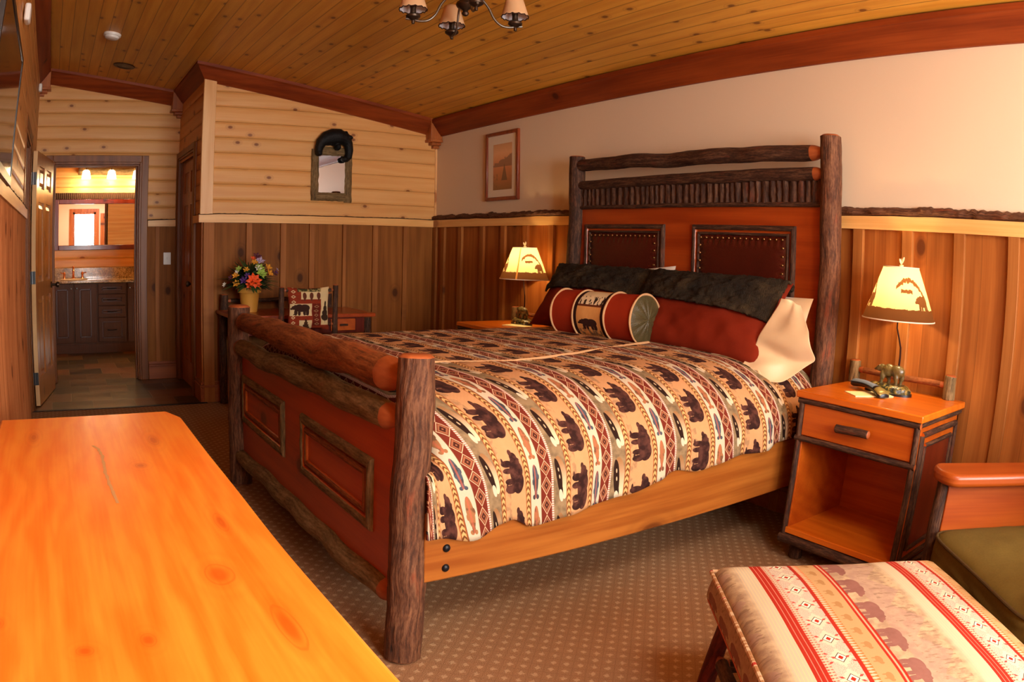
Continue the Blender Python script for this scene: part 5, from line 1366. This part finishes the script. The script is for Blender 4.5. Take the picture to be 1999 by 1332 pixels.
b.build('body', [K['black'], K['bluegrey'], K['goldplastic']], hs, local=True, weld=True, smooth=60)
pad2 = thing('notepad', (1.735, -.30, .745), 'small cream notepad on the far nightstand beside its lamp', 'notepad', rz=.3)
b = MB(); b.box(-.09, .09, -.055, .055, 0, .006); b.build('pages', K['paper'], pad2, local=True, bevel=0)

# ---------------------------------------------------------------- wall pictures
pf = thing('picture', (1.08, -.001, 1.644), 'framed sunset lake print on the cream wall', 'picture')
b = MB(); x0, x1, z0, z1, w = .853, 1.307, 1.644, 2.186, .028
for q in ((x0, x0 + w, z0, z1), (x1 - w, x1, z0, z1), (x0 + w, x1 - w, z0, z0 + w), (x0 + w, x1 - w, z1 - w, z1)): b.box(q[0], q[1], -.026, -.001, q[2], q[3])
b.build('frame', K['frame'], pf, bevel=.005)
BX('mat_board', K['mat'], x0 + w, x1 - w, -.012, -.004, z0 + w, z1 - w, pf, bevel=0)
b = MB(); p0, p1, q0, q1 = .955, 1.213, 1.728, 2.09
i = [b.vert(p) for p in ((p0, -.0125, q0), (p1, -.0125, q0), (p1, -.0125, q1), (p0, -.0125, q1))]; b.face(i, 0, ((0, 0), (1, 0), (1, 1), (0, 1))); b.build('print', K['art'], pf, smooth=0)
bmr = thing('wall_mirror', (.026, -1.004, 1.632), 'bark framed mirror with a black bear draped over its top', 'mirror')
def slabbar(name, y0, y1, z0, z1, sd, th=.030, along='z'):
    b = MB(); n = max(4, int(((z1 - z0) if along == 'z' else (y1 - y0)) / .012)); q = []
    for i in range(n + 1):
        t = i / n; ring = []
        for k in range(9):
            a = k / 8; e = .006 * nz(t * 9, sd + (0 if k < 4 else 7)); h = .028 + th * math.sin(PI * a) ** .6 * (1 + .3 * nz(t * 20, a * 6, sd)) * .6
            if k in (0, 8): h = .026
            if along == 'z': ring.append(b.vert((h, y0 + (y1 - y0) * a + (e if k in (0, 1, 7, 8) else 0), z0 + (z1 - z0) * t)))
            else: ring.append(b.vert((h, y0 + (y1 - y0) * t, z0 + (z1 - z0) * a + (e if k in (0, 1, 7, 8) else 0))))
        q.append(ring)
    for i in range(n):
        for k in range(8):
            f = (q[i][k], q[i][k+1], q[i+1][k+1], q[i+1][k]); b.face(f if along == 'z' else f[::-1], 0, [(.01 * (k + dk), .012 * (i + di)) for di, dk in (((0, 0), (0, 1), (1, 1), (1, 0)) if along == 'z' else ((1, 0), (1, 1), (0, 1), (0, 0)))])
    b.face(q[0]); b.face(q[-1][::-1])
    return b.build(name, K['greenbark'], bmr, weld=True, smooth=60)
slabbar('frame_board', -1.190, -1.120, 1.640, 2.075, 1); slabbar('frame_board', -.895, -.824, 1.632, 2.088, 5)
slabbar('frame_board', -1.150, -.850, 1.640, 1.715, 9, along='y'); slabbar('frame_board', -1.150, -.850, 2.02, 2.10, 13, along='y')
b = MB()
i = [b.vert(p) for p in ((.031, -1.135, 1.70), (.031, -.885, 1.70), (.0315, -.885, 2.035), (.0315, -1.135, 2.035))]; b.face(i); b.build('mirror_glass', K['mirror'], bmr, smooth=0)
def bz_(zx, zy, x=.075): return Vector((x, -1.185 + (zx - 214) * .00063, 2.080 - (zy - 437) * .00060))
b = MB()
def bt(pts, rad): b.tube(pts, [r * .00061 for r in rad], n=14)
def sph(zx, zy, rx, ry, x=.075, rz=None):
    b.ell(bz_(zx, zy, x), (.04 if rz is None else rz * .00061, rx * .00061, ry * .00061), n=14)
bt([bz_(278, 520), bz_(282, 440), bz_(310, 360), bz_(380, 300), bz_(470, 270), bz_(560, 265), bz_(640, 290), bz_(695, 360), bz_(712, 450), bz_(700, 540), bz_(655, 590)], [48, 58, 74, 100, 116, 116, 96, 66, 56, 52, 44])
sph(280, 515, 50, 40); sph(648, 580, 54, 42); sph(480, 285, 130, 112); sph(620, 262, 88, 80, .085); sph(692, 268, 54, 38, .09); sph(722, 272, 24, 22, .09); sph(575, 205, 30, 32, .08); sph(650, 205, 26, 30, .08); sph(538, 410, 46, 54, .085); sph(400, 310, 90, 90)
b.build('carved_bear', K['blackfur'], bmr, smooth=80, mods=(('REMESH', dict(mode='VOXEL', voxel_size=.005, use_smooth_shade=True)), ('SMOOTH', dict(factor=.6, iterations=4))))

# ---------------------------------------------------------------- light switch, sensors, ceiling fittings, television
sw = thing('light_switch', (-D + .014, -2.203, 1.085), 'white light switch on the brown wainscot beside the bathroom doorway', 'light switch')
BX('plate', K['white'], -D + .013, -D + .019, -2.240, -2.168, 1.085, 1.200, sw, bevel=.003)
BX('toggle', K['white'], -D + .019, -D + .030, -2.210, -2.198, 1.135, 1.155, sw, bevel=.002)
s1 = BX('motion_sensor', K['white'], 2.24, 2.34, -L + .024, -L + .055, 2.35, 2.44, bevel=.01, loc=(2.29, -L, 2.35)); tag(s1, 'white motion sensor high on the left wall', 'sensor')
s2 = BX('motion_sensor', K['white'], -.59, -.52, -L + .024, -L + .055, 2.595, 2.665, bevel=.01, loc=(-.55, -L, 2.6)); tag(s2, 'small white sensor under the corner block above the open door', 'sensor')
def tilt(c): return Matrix.Translation(c) @ Matrix.Rotation(-math.atan(.157), 4, 'X')
sd_ = thing('smoke_detector', (.371, -2.913, ceil(-2.913)), 'round white smoke detector on the ceiling', 'smoke detector')
b = MB(); b.T = tilt((.371, -2.913, ceil(-2.913))); b.lathe([(.001, -.042), (.040, -.042), (.052, -.036), (.056, -.026), (.056, -.020)], n=32); b.build('cover', K['white'], sd_, smooth=35)
b = MB(); b.T = tilt((.371, -2.913, ceil(-2.913))); b.lathe([(.05, -.020), (.066, -.020), (.068, -.012), (.068, .0)], n=32); b.build('base', K['white'], sd_, smooth=35)
rl = thing('ceiling_light', (-.518, -2.735, ceil(-2.735)), 'dark recessed ceiling light near the bathroom doorway', 'ceiling light')
b = MB(); b.T = tilt((-.518, -2.735, ceil(-2.735))); b.lathe([(.060, -.004), (.066, -.010), (.094, -.008), (.098, -.001)], n=36, close=False); b.build('trim_ring', K['bronze'], rl)
b = MB(); b.T = tilt((-.518, -2.735, ceil(-2.735))); b.lathe([(.001, -.001), (.058, -.001), (.062, -.006)], n=32); b.build('reflector', K['black'], rl)
b = MB(); b.T = tilt((-.518, -2.735, ceil(-2.735))); b.lathe([(.001, -.008), (.020, -.006), (.034, -.002)], n=24); b.build('lens', K['pewter'], rl)
tv = thing('television', (3.65, -3.44, 1.475), 'black flat television mounted on the left wall, screen mirroring the far wall', 'television')
b = MB(); Ta, Tb = 3.20, 4.12
def tvp(x, z, o): k = (z - 1.475) / .455; return (x, -3.424 + .020 * k + o, z)
def tvbox(x0, x1, z0, z1, o0, o1):
    v = [b.vert(tvp(x, z, o)) for o in (o0, o1) for z in (z0, z1) for x in (x0, x1)]
    for q in ((0, 1, 3, 2), (4, 6, 7, 5), (0, 4, 5, 1), (2, 3, 7, 6), (0, 2, 6, 4), (1, 5, 7, 3)): b.face([v[k] for k in q])
for q in ((Ta, Ta + .02, 1.475, 1.93), (Tb - .02, Tb, 1.475, 1.93), (Ta, Tb, 1.475, 1.505), (Ta, Tb, 1.91, 1.93)): tvbox(*q, -.012, .003)
b.build('bezel', K['black'], tv, bevel=.001)
b = MB(); tvbox(Ta + .02, Tb - .02, 1.505, 1.91, -.010, .0005); b.build('screen', K['screen'], tv, smooth=0)
BX('wall_mount', K['blackiron'], 3.55, 3.75, -L + .010, -3.43, 1.58, 1.80, tv, bevel=.002)

# ---------------------------------------------------------------- chandelier
HC = Vector((3.255, -1.666, 0)); zt = ceil(HC.y)
cd = thing('chandelier', (HC.x, HC.y, zt), 'bronze chandelier with four small parchment shades hanging over the bed', 'chandelier')
b = MB(); b.lathe([(.001, zt - .035), (.05, zt - .03), (.062, zt - .012), (.062, zt + .012)], c=(HC.x, HC.y, 0), n=28); b.build('canopy', K['pewter'], cd)
b = MB(); b.tube([(HC.x, HC.y, zt - .03), (HC.x, HC.y, 2.42)], .006, n=10); b.build('rod', K['pewter'], cd)
b = MB(); b.lathe([(.004, 2.248), (.012, 2.252), (.016, 2.262), (.010, 2.272), (.018, 2.280), (.034, 2.288), (.040, 2.300), (.036, 2.312), (.022, 2.318), (.018, 2.335), (.030, 2.36), (.034, 2.38), (.022, 2.40), (.012, 2.42), (.006, 2.44)], c=(HC.x, HC.y, 0), n=24); b.build('hub', K['bronze'], cd)
for k, a in enumerate((73, 165, 246, -20)):
    a = math.radians(a); d = Vector((math.cos(a), math.sin(a), 0)); P = lambda r, z: HC + d * r + Vector((0, 0, z))
    ctl = [P(.02, 2.325), P(.065, 2.335), P(.10, 2.300), P(.125, 2.250), P(.155, 2.222), P(.19, 2.216), P(.219, 2.222), P(.25, 2.226)]
    path = []
    for i in range(len(ctl) - 1):
        p0, p1, p2, p3 = ctl[max(0, i-1)], ctl[i], ctl[i+1], ctl[min(len(ctl)-1, i+2)]
        for q in range(6): t = q / 6; path.append(.5 * ((2 * p1) + (p2 - p0) * t + (2 * p0 - 5 * p1 + 4 * p2 - p3) * t * t + (3 * p1 - p0 - 3 * p2 + p3) * t ** 3))
    path.append(ctl[-1]); b = MB(); b.tube(path, .0052, n=10); am = b.build('arm', K['pewter'], cd)
    c = P(.219, 0)
    b = MB(); b.lathe([(.003, 2.202), (.007, 2.204), (.007, 2.218), (.022, 2.226), (.030, 2.232), (.031, 2.240), (.024, 2.246), (.014, 2.250), (.012, 2.272), (.014, 2.280), (.014, 2.31)], c=c, n=20); b.build('socket', K['bronze'], am)
    b = MB(); rows = []; N = 8
    for i in range(N + 1):
        t = i / N; rr = .058 - .026 * t; rows.append([b.vert((c.x + rr * math.cos(2 * PI * q / 40), c.y + rr * math.sin(2 * PI * q / 40), 2.268 + .095 * t + (.003 * math.sin(q * 2.2) if i == 0 else 0))) for q in range(40)])
    for i in range(N):
        for q in range(40): j = (q + 1) % 40; b.face((rows[i][q], rows[i][j], rows[i+1][j], rows[i+1][q]))
    s = b.build('lamp_shade', [K['parchment'], K['lining']], cd, mods=(('SOLIDIFY', dict(thickness=.0018, offset=1, material_offset=1)),))
    b = MB(); b.tube([(c.x + .0585 * math.cos(2 * PI * q / 40), c.y + .0585 * math.sin(2 * PI * q / 40), 2.268 + .003 * math.sin(q * 2.2)) for q in range(41)], .0022, n=6, cap=False); b.build('rim', K['darkband'], s)

# ---------------------------------------------------------------- bathroom
VX = -3.124
vn = thing('vanity', (-3.37, -2.73, 0), 'grey brown bathroom vanity with raised panel doors and drawers', 'vanity')
BX('carcass', K['vanity'], -3.60, VX - .018, -3.42, -2.06, .10, .835, vn, bevel=0); BX('toe_kick', K['vanity'], -3.55, VX - .004, -3.42, -2.06, 0, .105, vn, bevel=0)
def vfront(name, y0, y1, z0, z1, w):
    o = BX(name, K['vanity'], VX - .018, VX, y0, y1, z0, z1, vn, bevel=.003)
    b = MB(); 
    for q in ((y0 + w, y0 + w + .014, z0 + w, z1 - w), (y1 - w - .014, y1 - w, z0 + w, z1 - w), (y0 + w, y1 - w, z0 + w, z0 + w + .014), (y0 + w, y1 - w, z1 - w - .014, z1 - w)): b.box(VX - .004, VX + .002, *q)
    b.build('glaze_line', K['glaze'], o, bevel=.001)
    BX('raised_panel', K['vanity'], VX - .004, VX + .004, y0 + w + .016, y1 - w - .016, z0 + w + .016, z1 - w - .016, o, bevel=.003)
    return o
for y0, y1, ky in ((-3.345, -3.075, -3.10), (-3.058, -2.790, -3.03), (-2.405, -2.10, -2.38)):
    o = vfront('door', y0, y1, .125, .828, .062); b = MB(); b.ell((VX + .014, ky, .775), (.012, .013, .013), n=10); b.build('knob', K['steel'], o)
for z0, z1 in ((.705, .828), (.565, .695), (.425, .555), (.128, .415)):
    o = vfront('drawer', -2.765, -2.432, z0, z1, .042); zc = (z0 + z1) / 2
    b = MB(); b.tube([(VX, -2.655, zc), (VX + .020, -2.645, zc), (VX + .024, -2.60, zc - .004), (VX + .020, -2.552, zc), (VX, -2.542, zc)], .005, n=8); b.build('handle', K['blackiron'], o)
ctp = thing('countertop', (-3.35, -2.73, .836), 'polished brown granite countertop with backsplash on the vanity', 'countertop')
BX('slab', K['granite'], BX0 + .03, VX + .025, -3.45, -2.03, .836, .872, ctp, bevel=.006); BX('backsplash', K['granite'], BX0 + .03, BX0 + .05, -3.45, -2.03, .872, 1.005, ctp, bevel=.003)
b = MB(); b.lathe([(.17, .0), (.176, .006), (.165, .008), (.15, .004), (.10, .002), (.001, .0015)], c=(-3.33, -3.06, .8715), n=36, fn=lambda p: (p[0] * .78 - 3.33 * .22, p[1], p[2])); b.build('basin', K['paint'], ctp)
fc = thing('faucet', (-3.53, -3.06, .872), 'copper widespread faucet on the granite countertop', 'faucet')
b = MB(); b.lathe([(.024, 0), (.024, .006), (.013, .02), (.011, .11), (.013, .135), (.008, .155), (.002, .16)], c=(-3.53, -3.06, .872), n=16); b.tube([(-3.53, -3.06, .98), (-3.49, -3.06, 1.005), (-3.44, -3.06, .995), (-3.415, -3.06, .965)], [.010, .009, .008, .008], n=10); b.build('spout', K['copper'], fc)
for y in (-3.175, -2.945):
    b = MB(); b.lathe([(.023, 0), (.023, .006), (.014, .015), (.012, .05), (.017, .065), (.006, .085), (.001, .09)], c=(-3.53, y, .872), n=14); b.tube([(-3.53, y, .94), (-3.50, y + (.05 if y > -3 else -.05), .95)], [.006, .004], n=8); b.build('tap_handle', K['copper'], fc)
bm_ = thing('bathroom_mirror', (BX0 + .03, -2.76, 1.225), 'wide bathroom mirror in a brown wood frame with bark top', 'mirror')
y0, y1, z0, z1, w = -3.315, -2.205, 1.225, 1.862, .062
b = MB()
for q in ((y0, y0 + w, z0, z1), (y1 - w, y1, z0, z1), (y0 + w, y1 - w, z0, z0 + w), (y0 + w, y1 - w, z1 - w, z1)): b.box(BX0 + .026, BX0 + .055, *q)
b.build('frame', K['darkwood'], bm_, bevel=.006)
BX('mirror_glass', K['mirror'], BX0 + .028, BX0 + .036, y0 + w, y1 - w, z0 + w, z1 - w, bm_, bevel=0)
b = MB(); yy = y0
while yy < y1 - .02:
    b.tube([(BX0 + .045, yy + .012, z1), (BX0 + .045, yy + .012, 1.940)], .015, n=8); yy += .026
b.build('bark_strip', K['darkbark'], bm_)
vl = thing('vanity_light', (BX0 + .03, -2.6, 2.17), 'bathroom wall light with lit glass shades above the mirror', 'wall light')
part_log('back_plate', GB, (BX0 + .082, -3.02, 2.215), (BX0 + .082, -2.16, 2.215), .052, .052, vl, n=18, step=.03, seed=500)
for y in (-2.915, -2.591, -2.267):
    b = MB(); b.tube([(BX0 + .09, y, 2.225), (BX0 + .15, y, 2.235), (BX0 + .16, y, 2.215)], .008, n=8); am = b.build('arm', K['bronze'], vl)
    b = MB(); b.lathe([(.026, 2.215), (.044, 2.200), (.056, 2.14), (.060, 2.105)], c=(BX0 + .16, y, 0), n=24, close=False); b.build('glass_shade', K['bathshade'], am)
    lamp('vanity_bulb_light', 'POINT', (BX0 + .20, y, 2.08), 9, (1, .74, .40), shadow_soft_size=.05)
tw = thing('towel', (BX0 + .10, -3.372, 1.0), 'tan towel hanging at the left edge of the bathroom mirror', 'towel')
b = MB(); b.grid(lambda u, v: (BX0 + .09 + .03 * math.sin(v * 3) + .01 * math.sin(u * 9), -3.40 + .055 * u + .012 * math.sin(v * 9), 1.02 + .40 * v), 8, 20); b.build('cloth', K['towel'], tw, mods=(('SOLIDIFY', dict(thickness=.012)),))
